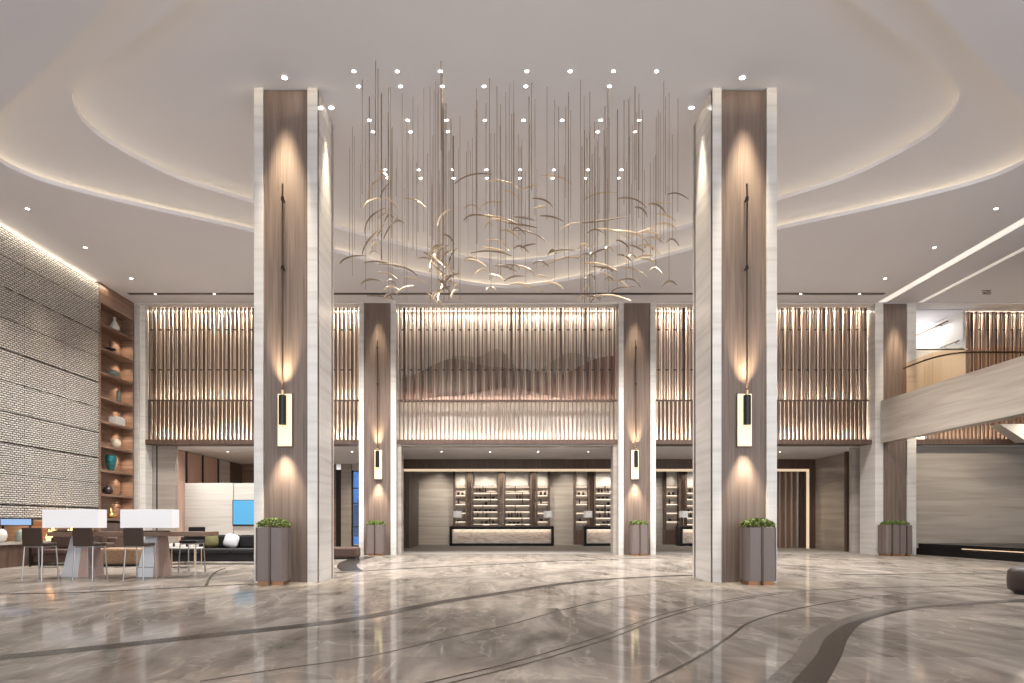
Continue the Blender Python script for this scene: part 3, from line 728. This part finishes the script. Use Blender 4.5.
# low ledge with a linear fireplace below the woven wall
t = thing('fireplace', 'long low fireplace with two flames set under the woven wall', 'fireplace', (XL, 18, 0))
MB().box(XL-.44, XL-.02, 10, YE-.06, 1.12, 1.19).build('lintel', WOODH, t)
MB().box(XL-.44, XL+.45, 10, YE-.06, 0, .55).build('hearth', DWOOD, t)
MB().box(XL-.44, XL+.5, 10, YE-.06, .56, .62).build('hearth_slab', STONE2, t)
MB().box(XL-.44, XL-.40, 10, YE-.06, .62, 1.12).build('back_panel', WOODH, t)
for y in (19.1, 19.95):
    m = MB(); 
    for k in range(4): m.lathe([(.06,.62),(.09,.70),(.05,.82),(.002,.93+.05*(k%3))], XL+.15+.02*(k%2), y+(k-2.5)*.09, 8)
    m.build('flame', FLAME, t)
light('POINT', (XL+.35, 19.5, .85), 14, color=(1,.55,.25), size=.15, name='fire_light')
item2 = [( 'globe_lamp', [(.05,0),(.11,.06),(.14,.17),(.11,.28),(.05,.33),(.0,.33)], WHITE, 16.9, 'white globe vase at the left end of the hearth slab', 'vase'),
         ( 'bell_jar', [(.12,0),(.13,.1),(.12,.22),(.06,.30),(.0,.32)], GREYG, 17.6, 'pale domed jar on the hearth slab', 'jar')]
for nme, prof, mat, y, lab, cat in item2:
    o = MB().lathe([(max(r,.0005), h) for r, h in prof]).build(nme, mat, None, smooth=True); o.location = (XL+.25, y, .621); tag(o, lab, cat)
# wide pale blue screen low at the left edge
D = 17.2; x0, x1 = XL+.01, px(32,D)
t = thing('display_screen', 'wide slim pale blue screen at the far left below the woven wall', 'screen', ((x0+x1)/2, D, .0))
MB().box(x0, x1, D, D+.05, pz(525.5,D), pz(518.5,D)).build('frame', BLACK, t)
MB().box(x0+.02, x1-.02, D-.006, D, pz(525,D), pz(519,D)).build('screen', SCREENP, t)
for xx, zz in ((x0+.06, .621), (x1-.06, 0)):
    MB().box(xx-.02, xx+.02, D+.01, D+.04, zz, pz(525.5,D)).build('leg', BLACK, t)

# ------------------------------------------------------------------ lounge furniture
# communal table
DTb = 13.9
tx0, tx1 = px(50,DTb), px(204,DTb)-.0
t = thing('communal_table', 'long high dark wooden table on two tapered pedestals at the left', 'table', ((tx0+tx1)/2, DTb+.35, 0))
MB().box(tx0, tx1, DTb-.1, DTb+.75, .83, .92).build('table_top', TABT, t, bevel=.006)
for a0, a1, b0, b1 in ((61,95,68,90),(136,165,143,162)):
    w = MB(); X0, X1 = px(a0,DTb), px(a1-7,DTb); T0, T1 = px(b0,DTb), px(b1-6,DTb)
    y0, y1 = DTb, DTb+.6
    w.loft([[(X0,y0,0),(X1,y0,0),(X1,y1,0),(X0,y1,0)],[(T0,y0+.1,.83),(T1,y0+.1,.83),(T1,y1-.1,.83),(T0,y1-.1,.83)]]).build('pedestal', PEDL, t)
    w = MB(); w.loft([[(X0+.34,y0-.006,0),(X1+.006,y0-.006,0),(X1+.006,y1,0),(X1-.01,y1,0)],[(T0+.24,y0+.094,.825),(T1+.006,y0+.094,.825),(T1+.006,y1-.1,.825),(T1-.01,y1-.1,.825)]]).build('pedestal_cladding', PEDB, t)
# box lamps on the table
def box_lamp(xa, xb, label):
    D = DTb; x0, x1 = px(xa,D), px(xb,D); t = thing('table_lamp', label, 'lamp', ((x0+x1)/2, D+.16, .921))
    MB().box(x0, x1, D, D+.32, pz(528,D), pz(509.5,D)).build('lamp_shade', SHADE, t, bevel=.006)
    MB().box(x0+.15, x1-.15, D+.08, D+.24, .921, .945).build('base', BRONZE, t)
    for xx in (x0+.2, x1-.2): MB().cyl(xx, D+.16, .945, pz(528,D)+.002, .015, 8).build('stem', BRASS, t)
box_lamp(42, 98, 'left of the two white box shaded lamps on the long table')
box_lamp(120, 172, 'right of the two white box shaded lamps on the long table')
# stools
def make_stool(mat, label):
    t = thing('bar_stool', label, 'stool')
    W = .17; k = dict(origin=(0,0,0))
    MB().box(-.19,.19,-.02,.42,.66,.72).build('seat', mat, t, bevel=.015, **k)
    m = MB(); m.loft([[(-.19,-.04,.66),(.19,-.04,.66),(.19,.0,.66),(-.19,.0,.66)],[(-.185,-.07,1.01),(.185,-.07,1.01),(.185,-.035,1.01),(-.185,-.035,1.01)]]).build('backrest', mat, t, bevel=.01, **k)
    for sx in (-1,1):
        for y0, y1 in ((-.05,0.0),(.45,.40)):
            MB().tube([(sx*(W+.02),y0,0),(sx*W,y1,.655)], .014, 6).build('leg', STEEL, t, **k)
    m = MB(); m.box(-W,W,-.01,.01,.63,.655); m.box(-W,W,.39,.41,.63,.655); m.box(-W-.01,-W+.01,0,.40,.63,.655); m.box(W-.01,W+.01,0,.40,.63,.655); m.build('seat_frame', STEEL, t, **k)
    MB().box(-W-.01,W+.01,.42,.44,.22,.24).build('foot_rail', STEEL, t, **k)
    return t
DS = 12.98
s1 = make_stool(LEATHER, 'brown leather bar stool at the left end of the long table')
s1.location = (px(33.5,DS), DS, 0)
dup(s1, (px(84,DS), DS, 0), 0, 'middle brown leather bar stool of three on the near side of the table')
dup(s1, (px(134.5,DS), DS, 0), 0, 'rightmost brown leather bar stool on the near side of the table')
s4 = make_stool(BFAB, 'black bar stool on the far side of the table, facing us'); s4.location = (px(196,15.4), 15.4, 0); s4.rotation_euler = (0,0,PI)
# sofas, ottomans
def sofa(x0, x1, y0, y1, mat, label, h=.78, sh=.42):
    t = thing('sofa', label, 'sofa', ((x0+x1)/2, (y0+y1)/2, 0))
    MB().box(x0, x1, y0+.02, y1, .08, .28).build('base', mat, t, bevel=.02)
    n = 2; w = (x1-x0-.36)/n
    for i in range(n): MB().box(x0+.18+i*w+.005, x0+.18+(i+1)*w-.005, y0, y1-.25, .281, sh).build('seat_cushion', mat, t, bevel=.04)
    for i in range(n): MB().box(x0+.18+i*w+.01, x0+.18+(i+1)*w-.01, y1-.42, y1-.2, sh+.001, h).build('back_cushion', mat, t, bevel=.05)
    MB().box(x0, x1, y1-.19, y1, .281, h-.06).build('backrest', mat, t, bevel=.04)
    MB().box(x0, x0+.175, y0, y1-.2, .281, h-.2).build('armrest', mat, t, bevel=.04); MB().box(x1-.175, x1, y0, y1-.2, .281, h-.2).build('armrest', mat, t, bevel=.04)
    for xx in (x0+.1, x1-.1):
        for yy in (y0+.1, y1-.1): MB().cyl(xx, yy, 0, .08, .025, 8).build('leg', BLACK, t)
    return t
sofa(px(166,18), px(166,18)+3.4, 18.0, 19.0, BFAB, 'long black sofa in front of the low white wall')
sofa(-11.95, -10.2, 17.6, 18.5, BRF, 'dark brown sofa beside the hearth at the far left')
def cushion(x, y, z, s, mat, label, ry=.25):
    m = MB(); n = 7
    rings = []
    for k in range(-3,4):
        f = math.sqrt(max(0,1-(k/3.2)**2)); r = s*(.62+.38*f) 
        ring = []
        for i in range(24):
            a = 2*PI*i/24; ca, sa = math.cos(a), math.sin(a); q = (abs(ca)**4+abs(sa)**4)**-.25
            ring.append((r*q*ca, k*.025, r*q*sa))
        rings.append(ring)
    m.loft(rings); o = m.build('throw_pillow', mat, None, smooth=True); o.location = (x,y,z+s); o.rotation_euler = (-.35, ry, .15); return tag(o, label, 'pillow')
cushion(px(229,18.2), 18.36, .43, .19, WHITEF, 'white throw pillow on the black sofa'); cushion(px(209,18.2), 18.36, .43, .18, GREENF, 'olive throw pillow on the black sofa', -.1)
def ottoman(x, y, r, h, mat, label, box=False):
    t = thing('ottoman', label, 'ottoman', (x,y,0))
    if box: MB().box(x-r, x+r, y-r*.7, y+r*.7, .05, h).build('cushion', mat, t, bevel=.05); MB().box(x-r+.05, x+r-.05, y-r*.7+.05, y+r*.7-.05, 0, .05).build('base', BLACK, t)
    else:
        MB().lathe([(r-.06,.03),(r,.08),(r+.01,h*.5),(r,h-.07),(r-.07,h)], x, y, 36).build('cushion', mat, t, smooth=True); MB().cyl(x, y, 0, .03, r-.08, 24).build('base', BLACK, t)
    return t
ottoman(px(124,17.6), 17.6, .50, .46, TANF, 'tan block ottoman behind the long table', True)
ottoman(px(343,20.6), 20.9, .42, .36, BRF, 'dark brown block ottoman between the left columns', True)
ottoman(px(1013,10.4)+.52, 10.55, .40, .42, simple('plum_leather', (.03,.017,.015), .45), 'round dark brown ottoman cut off by the right edge')
# coffee table with cups
D = 17.0; t = thing('coffee_table', 'pale low table with cups in front of the black sofa', 'table', (px(182,D), D, 0))
MB().box(px(166,D), px(200,D), D-.25, D+.25, .47, .50).build('table_top', WSTONE, t)
for xx in (px(168,D), px(198,D)):
    for yy in (D-.2, D+.2): MB().cyl(xx, yy, 0, .47, .015, 8).build('leg', BRASS, t)
_cup = None
for i, x in enumerate((171,177.5,184,190.5,197)):
    if _cup is None:
        _cup = o = MB().lathe([(.03,0),(.05,.02),(.06,.09),(.055,.09),(.04,.03),(.001,.02)], n=14).build('cup', WHITE, None)
    else: o = _cup.copy(); COL.objects.link(o)
    o.location = (px(x,D), D-.05+.06*(i%2), .501); o.scale = (1.15,1.15,1.15); tag(o, 'white cup standing on the pale low table', 'cup', 'white cups on the low table')

# ------------------------------------------------------------------ planters
def planter(x, y, w, h, label, dep=None, fins=(0,), seed=1):
    dep = dep or w*.85
    t = thing('planter', label, 'planter', (x,y,0)); c = .05; k = dict(origin=(0,0,0))
    hw, hd = w/2, dep/2
    MB().box(-hw+.04, hw-.04, -hd+.04, hd-.04, 0, .07).build('plinth', AMB, t, **k)
    g = .015
    for sx in (-1,1):
        for sy in (-1,1):
            m = MB(); a, b = sorted((sx*g, sx*hw)); e, f = sorted((sy*g, sy*hd)); m.box(a, b, e, f, .07, h-.03) if False else None
            # L shaped corner panel
            P = [(sx*g, sy*hd),(sx*(hw-c), sy*hd),(sx*hw, sy*(hd-c)),(sx*hw, sy*g),(sx*(hw-.03), sy*g),(sx*(hw-.03), sy*(hd-c-.01)),(sx*(hw-c-.01), sy*(hd-.03)),(sx*g, sy*(hd-.03))]
            m.prism(P, .07, h).build('corner_panel', PLANT, t, **k)
    for f in fins: MB().box(f-.013, f+.013, -hd-.025, hd+.01, .0, h+.005).build('fin', BRONZE, t, **k)
    MB().box(-hw+.035, hw-.035, -hd+.035, hd-.035, .07, h-.04).build('soil', SOIL, t, **k)
    r = random.Random(seed); m = MB()
    for i in range(1500):
        a = r.uniform(0,2*PI); q = math.sqrt(r.random()); rx = (hw+.03)*q*math.cos(a); ry = (hd+.0)*q*math.sin(a)
        z = h-.02 + (.19*math.sqrt(max(0,1-q*q*.8)))*r.uniform(.35,1.0)
        s = r.uniform(.018,.034); u = Vector((r.uniform(-1,1),r.uniform(-1,1),r.uniform(-.2,1))).normalized(); v = u.orthogonal().normalized(); v.rotate(__import__('mathutils').Quaternion(u, r.uniform(0,6.28)))
        w_ = u.cross(v); p = Vector((rx,ry,z)); m.mi = 0 if r.random() < .7 else 1
        m.quad(p-v*s, p-w_*s*.5, p+v*s, p+w_*s*.5)
    m.build('foliage', [FOL1, FOL2], t, **k)
    return t
planter(px(270.5,12.1), 12.28, .53, 1.02, 'grey planter with clipped greenery before the large left column', seed=1)
planter(px(761.5,12.1), 12.28, .53, 1.02, 'grey planter with clipped greenery before the large right column', seed=2)
planter(px(375.5,23.1), 23.18, .58, 1.03, 'planter at the foot of the rear column left of reception', seed=3)
planter(px(639,23.1), 23.18, .58, 1.03, 'planter at the foot of the rear column right of reception', seed=4)
planter(px(896.5,23.0), 23.10, .88, 1.03, 'wide planter at the foot of the column under the balcony', fins=(-.27,.22), dep=.6, seed=5)

# ------------------------------------------------------------------ right side: balcony, stair hall, stone wall, dark plinth
zb, zt = pz(443,23.55), pz(401,23.55)
t = thing('balcony', 'curving grey travertine balcony with glass balustrade on the right', 'balcony', (XR, 15, zb))
MB().box(XR, XR+.35, 5, 23.52, zb, zt).build('fascia', STONE2, t)
gpath = [(13.97,23.4),(13.98,22.3),(14.02,21.95),(14.12,21.65),(14.28,21.42),(14.5,21.28),(14.8,21.22),(21.4,21.2)]
gm = MB(); ZG = pz(347,21.2)
for (xa,ya),(xb,yb) in zip(gpath[:-1],gpath[1:]):
    gm.quad((xa,ya,zt),(xb,yb,zt),(xb,yb,ZG),(xa,ya,ZG))
gb = gm.build('glass_balustrade', GLASS, t); sd = gb.modifiers.new('thick','SOLIDIFY'); sd.thickness = .012
MB().tube([(x-.03,y-.06,pz(352.5,21.2)) for x, y in gpath], .028, 8).build('handrail', BRONZE, t)
MB().box(XR+.36, 21.5, 21.1, 23.5, zt-.22, zt-.02).build('landing_slab', STONE2, t)
# upper landing and white stair hall beyond
struct(MB().box(XR+.36, 24, 5, 23.6, ZL+1.05, ZL+1.15).build('floor_upper', STONE2)) if False else None
struct(MB().box(px(911,24.6)-.4, px(959,24.6)-.01, 24.3, 24.56, 5.1, pz(350,24.5)).build('wall_back', simple('amber_wall', (.66,.60,.52), .6)))
struct(MB().box(px(911,24.6)-.5, px(959,24.6)+.2, 29, 29.2, pz(350,24.5)-.6, Z0+.3).build('wall_back', WHITE))
struct(MB().box(px(959,24.6), px(959,24.6)+.1, 24.4, 29, 5.1, Z0+.3).build('wall_right', WHITE))
struct(MB().box(px(911,24.6)-.5, px(911,24.6)-.4, 24.8, 29, 5.1, Z0+.3).build('wall_left', WHITE))
struct(MB().box(px(911,24.6)-.5, px(959,24.6)+.1, 24.3, 29, pz(350,24.5)-.05, pz(350,24.5)).build('floor_upper', PLASTER))
struct(MB().box(px(911,24.6)-.5, px(959,24.6)+.1, 24.3, 24.6, pz(311,24.4), Z0).build('trim_30', PLASTER))
light('AREA', (15.9, 26.5, Z0+.1), 90, sx=1.4, sy=3.5, name='stair_hall_light', color=(1,.95,.88))
XS = px(959,24.6)
for ya, yb, z, lab in ((25.1,27.3,8.52,'upper dark handrail on the white stair hall wall'),(24.5,25.5,7.65,'lower dark handrail on the white stair hall wall')):
    t = thing('stair_handrail', lab, 'handrail', (XS-.08, (ya+yb)/2, z))
    MB().tube([(XS-.08,ya,z),(XS-.08,yb,z)], .03, 8).build('rail', BRONZE, t); rl_ = t.children[0]
    for q in (.2,.8): Y = ya+(yb-ya)*q; MB().tube([(XS-.08,Y,z-.02),(XS-.002,Y,z-.05)], .012, 6).build('bracket', BRONZE, rl_)
# stone wall under the balcony, its beam, slats above it
struct(MB().box(px(911,24.6)-.6, 24, 24.6, 24.8, 0, pz(445,24.6)).build('wall_right', STONE2))
struct(MB().box(px(911,24.4)-.3, 24, 24.2, 24.6, pz(445,24.4), pz(440,24.4)).build('trim_31', DWOOD))
m = MB(); x = px(925,24.5)
while x < 21: m.box(x, x+.062, 24.4, 24.53, pz(440,24.4), 5.05); x += .1445
t = thing('slat_band', 'band of short bronze slats above the stone wall under the balcony', 'screen', (18, 24.5, 4.1))
m.build('slat_panel', SLAT, t); MB().box(px(920,24.6), 21.5, 24.85, 24.95, pz(440,24.4), 5.05).build('backing_panel', BACK, t)
MB().box(px(938,24.6), 21, 24.66, 24.70, pz(440,24.4)+.01, pz(440,24.4)+.03).build('light_strip', STRIPW, t)
light('AREA', (18, 24.68, pz(440,24.4)+.06), 90, sx=6, sy=.06, rot=(PI,0,0), name='slat_band_light', color=(1,.82,.60))
for x in (15.6, 17.2, 19): light('SPOT', (x, 23.3, Z0-.05), 150, spot=80, blend=1, rot=(math.radians(15),0,0), name='landing_light', color=(1,.90,.74))
for x in (14.8, 16.6, 18.4): light('SPOT', (x, 22.6, 5.0), 120, spot=120, blend=1, rot=(math.radians(25),0,0), name='under_balcony_fill', color=(1,.88,.72))  # added warm fill for the stone wall, no fixtures here
# white sloping stair soffit at the right edge
m = MB(); D = 23.4
a = (px(998,D), pz(426,D)); b_ = (px(1024,D), pz(440,D))
m.prism_xz([(px(1000,D),pz(424,D)),(px(1026,D),pz(441,D)),(px(1100,D),pz(441,D)),(px(1100,D),pz(424,D))], D, D+.5)
struct(m.build('trim_32', WHITE))
# far right wall, ceiling light slots
struct(MB().box(21.6, 21.8, 0, 24.8, 0, Z0).build('wall_right', STONE2))
for i, (x, w_, e) in enumerate(((13.28,.27,.75),(14.62,.15,.45))):
    mt = simple('ceiling_slot_glow_%d' % i, (.9,.88,.84), .6, emit=(1,.93,.83), es=e*.62)
    o = MB().box(x-w_/2, x+w_/2, 5, 23.5, Z0-.006, Z0+.02).build('ceiling_light_slot', mt)
    tag(o, ['bright recessed light slot in the ceiling above the balcony edge','fainter second light slot in the ceiling behind the balcony'][i], 'ceiling light')
    light('AREA', (x, 14, Z0-.03), 60, sx=w_, sy=18, name='slot_light', color=(1,.92,.8))
D = 20.0; m = MB()
for i in range(5): m.box(px(978,22)+i*.1, px(978,22)+i*.1+.05, 21.6, 22.4, Z0-.008, Z0+.01)
D = F*(Z0-EYE)/(VY-294.5); X = px(982,D)
m = MB(); [m.box(X-.28+.12*i, X+.0+.12*i, D-.42+.16*i, D-.37+.16*i, Z0-.012, Z0-.001) for i in range(3)]; m.box(X-.03, X+.0, D-.37, D-.10, Z0-.006, Z0-.001)
solid('ceiling_vent', m, BLACK, 'small black slotted vent in the ceiling above the right balcony', 'air vent')
# dark stepped plinth
t = thing('water_plinth', 'low black stone plinth with a gold edge along the right wall', 'plinth', (18, 22, 0))
MB().box(14.78, 21.5, 6, 24.18, 0, .22).build('lower_step', BLACKS, t)
MB().box(14.95, 21.5, 6, 24.18, .22, .38).build('upper_step', BLACKS, t)
MB().box(14.93, 14.95, 12, 21.9, .255, .28).build('gold_edge', simple('gold_edge_light', (.7,.5,.3), .4, emit=(1,.75,.5), es=.35), t)

# ------------------------------------------------------------------ chandelier
t = thing('chandelier', 'sprawling hanging chandelier of thin rods and curved metal leaves between the columns', 'chandelier', (CX, 14.2, Z2))
A = [(245,0,290,30,310,75),(195,150,215,80,285,30),(255,145,270,110,300,65),(170,200,200,160,270,145),(275,145,310,155,345,200),(180,330,200,250,280,195),(280,195,310,205,340,230),(275,355,300,300,350,240),(165,435,190,370,245,310),(200,370,240,320,270,265),(240,340,265,300,280,270),(380,145,440,155,490,190),(50,480,100,445,190,440),(175,475,260,470,350,500),(250,480,370,495,445,540),(160,585,200,560,270,570),(250,525,300,530,345,560),(380,550,430,555,490,580),(340,630,380,600,430,595),(190,645,260,645,330,665),(550,290,570,235,620,200),(640,70,720,25,830,22),(800,60,900,60,970,100),(890,105,940,120,975,155),(770,190,820,165,885,165),(685,260,730,230,820,240),(750,235,880,245,1000,300),(800,240,900,265,980,290),(800,360,870,365,915,415),(720,425,830,415,930,440),(870,310,920,315,970,350),(690,460,750,465,800,495),(845,490,900,495,955,520),(820,535,860,540,895,570),(890,570,940,545,1000,545),(920,585,980,585,1020,605),(780,395,850,405,900,420),(575,330,610,340,635,380),(440,450,500,450,545,465),(525,470,590,480,655,550)]
B = [(215,30,300,35,375,75),(100,105,150,85,205,78),(20,105,70,120,105,160),(165,145,230,155,270,190),(170,200,200,190,235,188),(75,240,130,245,180,260),(40,270,110,280,190,295),(60,310,160,320,245,375),(20,305,60,315,100,350),(205,235,270,240,330,265),(105,400,140,385,185,378),(0,360,30,385,50,420),(315,310,350,280,420,270),(420,270,500,262,650,240),(430,155,500,120,600,115),(600,145,690,150,750,195),(690,190,730,200,755,240),(860,125,910,120,965,150),(760,175,810,180,850,225),(780,170,830,165,880,170),(800,225,860,235,900,270),(500,300,580,310,650,345),(560,310,690,325,765,385),(595,360,630,370,665,405),(690,330,740,310,800,290),(780,285,860,275,910,315),(740,320,790,320,830,350),(750,345,800,350,840,378),(700,390,770,390,825,437),(660,385,700,395,740,420),(245,430,300,410,385,412),(460,440,500,415,540,405),(215,495,330,450,430,445),(600,435,640,440,675,470),(685,455,730,440,785,438),(720,455,770,460,800,478),(430,480,510,480,600,515),(470,495,540,500,600,520),(600,500,680,505,750,545),(510,525,550,535,580,555),(550,565,610,570,655,600),(610,565,680,560,720,600),(0,495,70,485,130,500),(90,490,150,510,180,545),(170,540,210,540,250,555),(55,580,130,585,230,630),(215,580,280,580,325,610),(570,630,600,605,690,597),(480,655,560,640,670,670),(420,650,460,645,520,660)]
arcs = [tuple((330 if i%2==0 else 170)+v/5.12 for i, v in enumerate(a)) for a in A] + [tuple((500 if i%2==0 else 170)+v/5.12 for i, v in enumerate(a)) for a in B]
r = random.Random(11)
for i in range(34):   # the dense knot left of centre
    x = r.uniform(432,456); y = r.uniform(248,300); a = r.uniform(.5,1.2) if r.random() < .75 else -r.uniform(.4,1); L_ = r.uniform(5,11)
    dx, dy = L_*math.cos(a), -L_*math.sin(a); arcs.append((x-dx,y-dy,x-1.5,y-2.5,x+dx,y+dy))
for i in range(30):
    x = r.choice([r.uniform(350,400), r.uniform(470,560), r.uniform(570,680)]); y = r.uniform(205,298); L_ = r.uniform(4,9)*r.choice([1,-1]); arcs.append((x-L_,y+r.uniform(0,3),x,y-2.2,x+L_,y+r.uniform(1,5)))
for i in range(8):
    x = r.uniform(582,597); y = r.uniform(245,302); L_ = r.uniform(4,8); arcs.append((x-L_,y+2,x,y-3,x+L_,y+1))
rodp = []
rest = MB(); nl = 0
arcs = [(a, abs(a[4]-a[0])+abs(a[5]-a[1])) for a in arcs]
order = sorted(range(len(arcs)), key=lambda i: -arcs[i][1])
for rank, i in enumerate(order):
    a = arcs[i][0]; D = r.uniform(12.4, 16.6); dd = r.uniform(-.35,.35)
    ny = min(a[1],a[3],a[5])
    a = (a[0], a[1], 2*a[2]-(a[0]+a[4])/2, 2*a[3]-(a[1]+a[5])/2, a[4], a[5])
    pts = []; rs = []
    thick = r.choice([1, 1, .75])
    for k in range(11):
        u = k/10
        bx = (1-u)**2*a[0] + 2*u*(1-u)*a[2] + u*u*a[4]; by = (1-u)**2*a[1] + 2*u*(1-u)*a[3] + u*u*a[5]
        DD = D + dd*(u-.5)*2; pts.append((px(bx,DD), DD, pz(by,DD))); rs.append(.005+.015*thick*math.sin(PI*min(1,u*.9+.08))**.8)
    m = rest if rank >= 100 else MB()
    m.mi = 0 if r.random() < .55 else 1
    m.tube(pts, rs, 6)
    if rank < 100: m.build('curved_leaf', [LEAF, LEAFD], t)
    mid = pts[5]
    if rank % 2 == 0: rodp.append((mid[0], mid[1], mid[2]+.0, .0065))
o = rest.build('curved_leaf', [LEAF, LEAFD], t); o['kind'] = 'stuff'
# rods: bundles and singles (x in the picture, lower end, depth, radius)
def rod(x, yb, D, rad): rodp.append((px(x,D), D, pz(yb,D), rad))
for x, yb, D, rad in ((375.5,172,11.9,.010),(381.5,260,12.8,.022),(378,240,12.1,.010),(369.5,230,12.9,.008),(388,200,13.4,.008),(442,262,12.2,.013),(441,150,11.9,.012),(446,290,13.1,.014),(451,285,13.6,.013),(453,278,14.2,.018),(449,300,14.8,.012),(444,300,13.3,.01),(438,288,12.6,.008),(434,240,12.7,.007),(477,244,13.0,.012),(497,222,12.6,.009),(529,220,12.9,.014),(531.5,190,12.5,.010),(514,215,13.4,.01),(582,300,14.6,.011),(584.5,303,14.0,.013),(587,300,14.3,.013),(590,303,13.9,.014),(592,296,14.9,.012),(594.5,280,13.7,.01),(597.5,250,14.4,.009),(617.5,217,13.3,.015),(604,235,14,.009),(624,205,13.0,.008),(635,180,12.6,.010),(639,190,12.8,.008),(640,215,13.6,.008),(605,290,13.2,.008),(580.5,295,12.4,.007),(665.5,195,12.9,.007),(547,220,12.6,.006),(558.5,230,13.2,.006),(500,240,13.8,.008),(506,245,14.2,.008),(520,235,14.6,.008),(486,210,13.1,.007),(413,250,12.9,.008),(408,240,14.1,.008),(406,300,13.6,.006),(365.5,290,13.8,.005),(354.5,250,14.2,.005),(397,265,14.6,.005),(418,232,13.2,.006),(460,300,13.5,.006),(468,260,14.4,.005)):
    rod(x, yb, D, rad)
while len(rodp) < 175:
    rod(r.choice([r.uniform(350,470), r.uniform(470,570), r.uniform(570,680)]), r.uniform(190,290), r.uniform(12.3,16.4), r.choice([.005,.006,.007]))
def clear(q):
    x, D = q[0], q[1]
    for rr in rows:
        k = round((x+2.53)/.77); dx = x-(-2.53+.77*k)
        if abs(D-rr) < .085 and abs(dx) < .085: return (x, rr+.10, q[2], q[3])
    return q
rodp = [clear(q) for q in rodp]
rodp.sort(key=lambda q: -q[3]*(Z2-q[2]))
rest = MB()
for i, (x, D, z, rad) in enumerate(rodp):
    m = rest if i >= 100 else MB(); m.cyl(x, D, z, Z2-.001, rad*(.58 if rad > .0115 else .72), 6)
    if i < 100: m.build('hanging_rod', ROD, t)
o = rest.build('hanging_rod', ROD, t); o['kind'] = 'stuff'

# ------------------------------------------------------------------ general light: world fill added through the open side behind us, added ceiling spots
W = bpy.data.worlds.new('World'); S.world = W; W.use_nodes = True
W.node_tree.nodes['Background'].inputs[0].default_value = (.93,.96,1.0,1); W.node_tree.nodes['Background'].inputs[1].default_value = 1.9
for x in (-9, -5, -1.5, 2.2, 5.7, 9.5):
    for y in (6.5, 10.2, 16.8, 20.6):
        light('SPOT', (x, y, (Z0 if y > 19 or abs(x) > 8 else Z2)-.05), {6.5:900, 10.2:900, 16.8:1600, 20.6:2050}[y], spot=120, blend=.9, size=.25, name='lobby_fill_spot', color=(1,.97,.935))  # added spots without fixtures, for floor light and bounce to the ceiling

cam = bpy.data.cameras.new('camera'); co = bpy.data.objects.new('camera', cam); COL.objects.link(co)
co.location = (0,0,EYE); co.rotation_euler = (PI/2,0,0); cam.sensor_width = 36; cam.lens = F*36/1024
cam.shift_x = (512-VX)/1024; cam.shift_y = (VY-341.5)/1024; cam.clip_end = 200
S.camera = co
S.view_settings.view_transform = 'Standard'; S.view_settings.look = 'None'; S.view_settings.gamma = 1; S.view_settings.exposure = .6
S.view_settings.use_curve_mapping = False
c = S.cycles
c.use_denoising = True; c.max_bounces = 7; c.diffuse_bounces = 4; c.glossy_bounces = 4; c.transparent_max_bounces = 8; c.caustics_reflective = False; c.caustics_refractive = False
c.sample_clamp_indirect = 4; c.sample_clamp_direct = 0
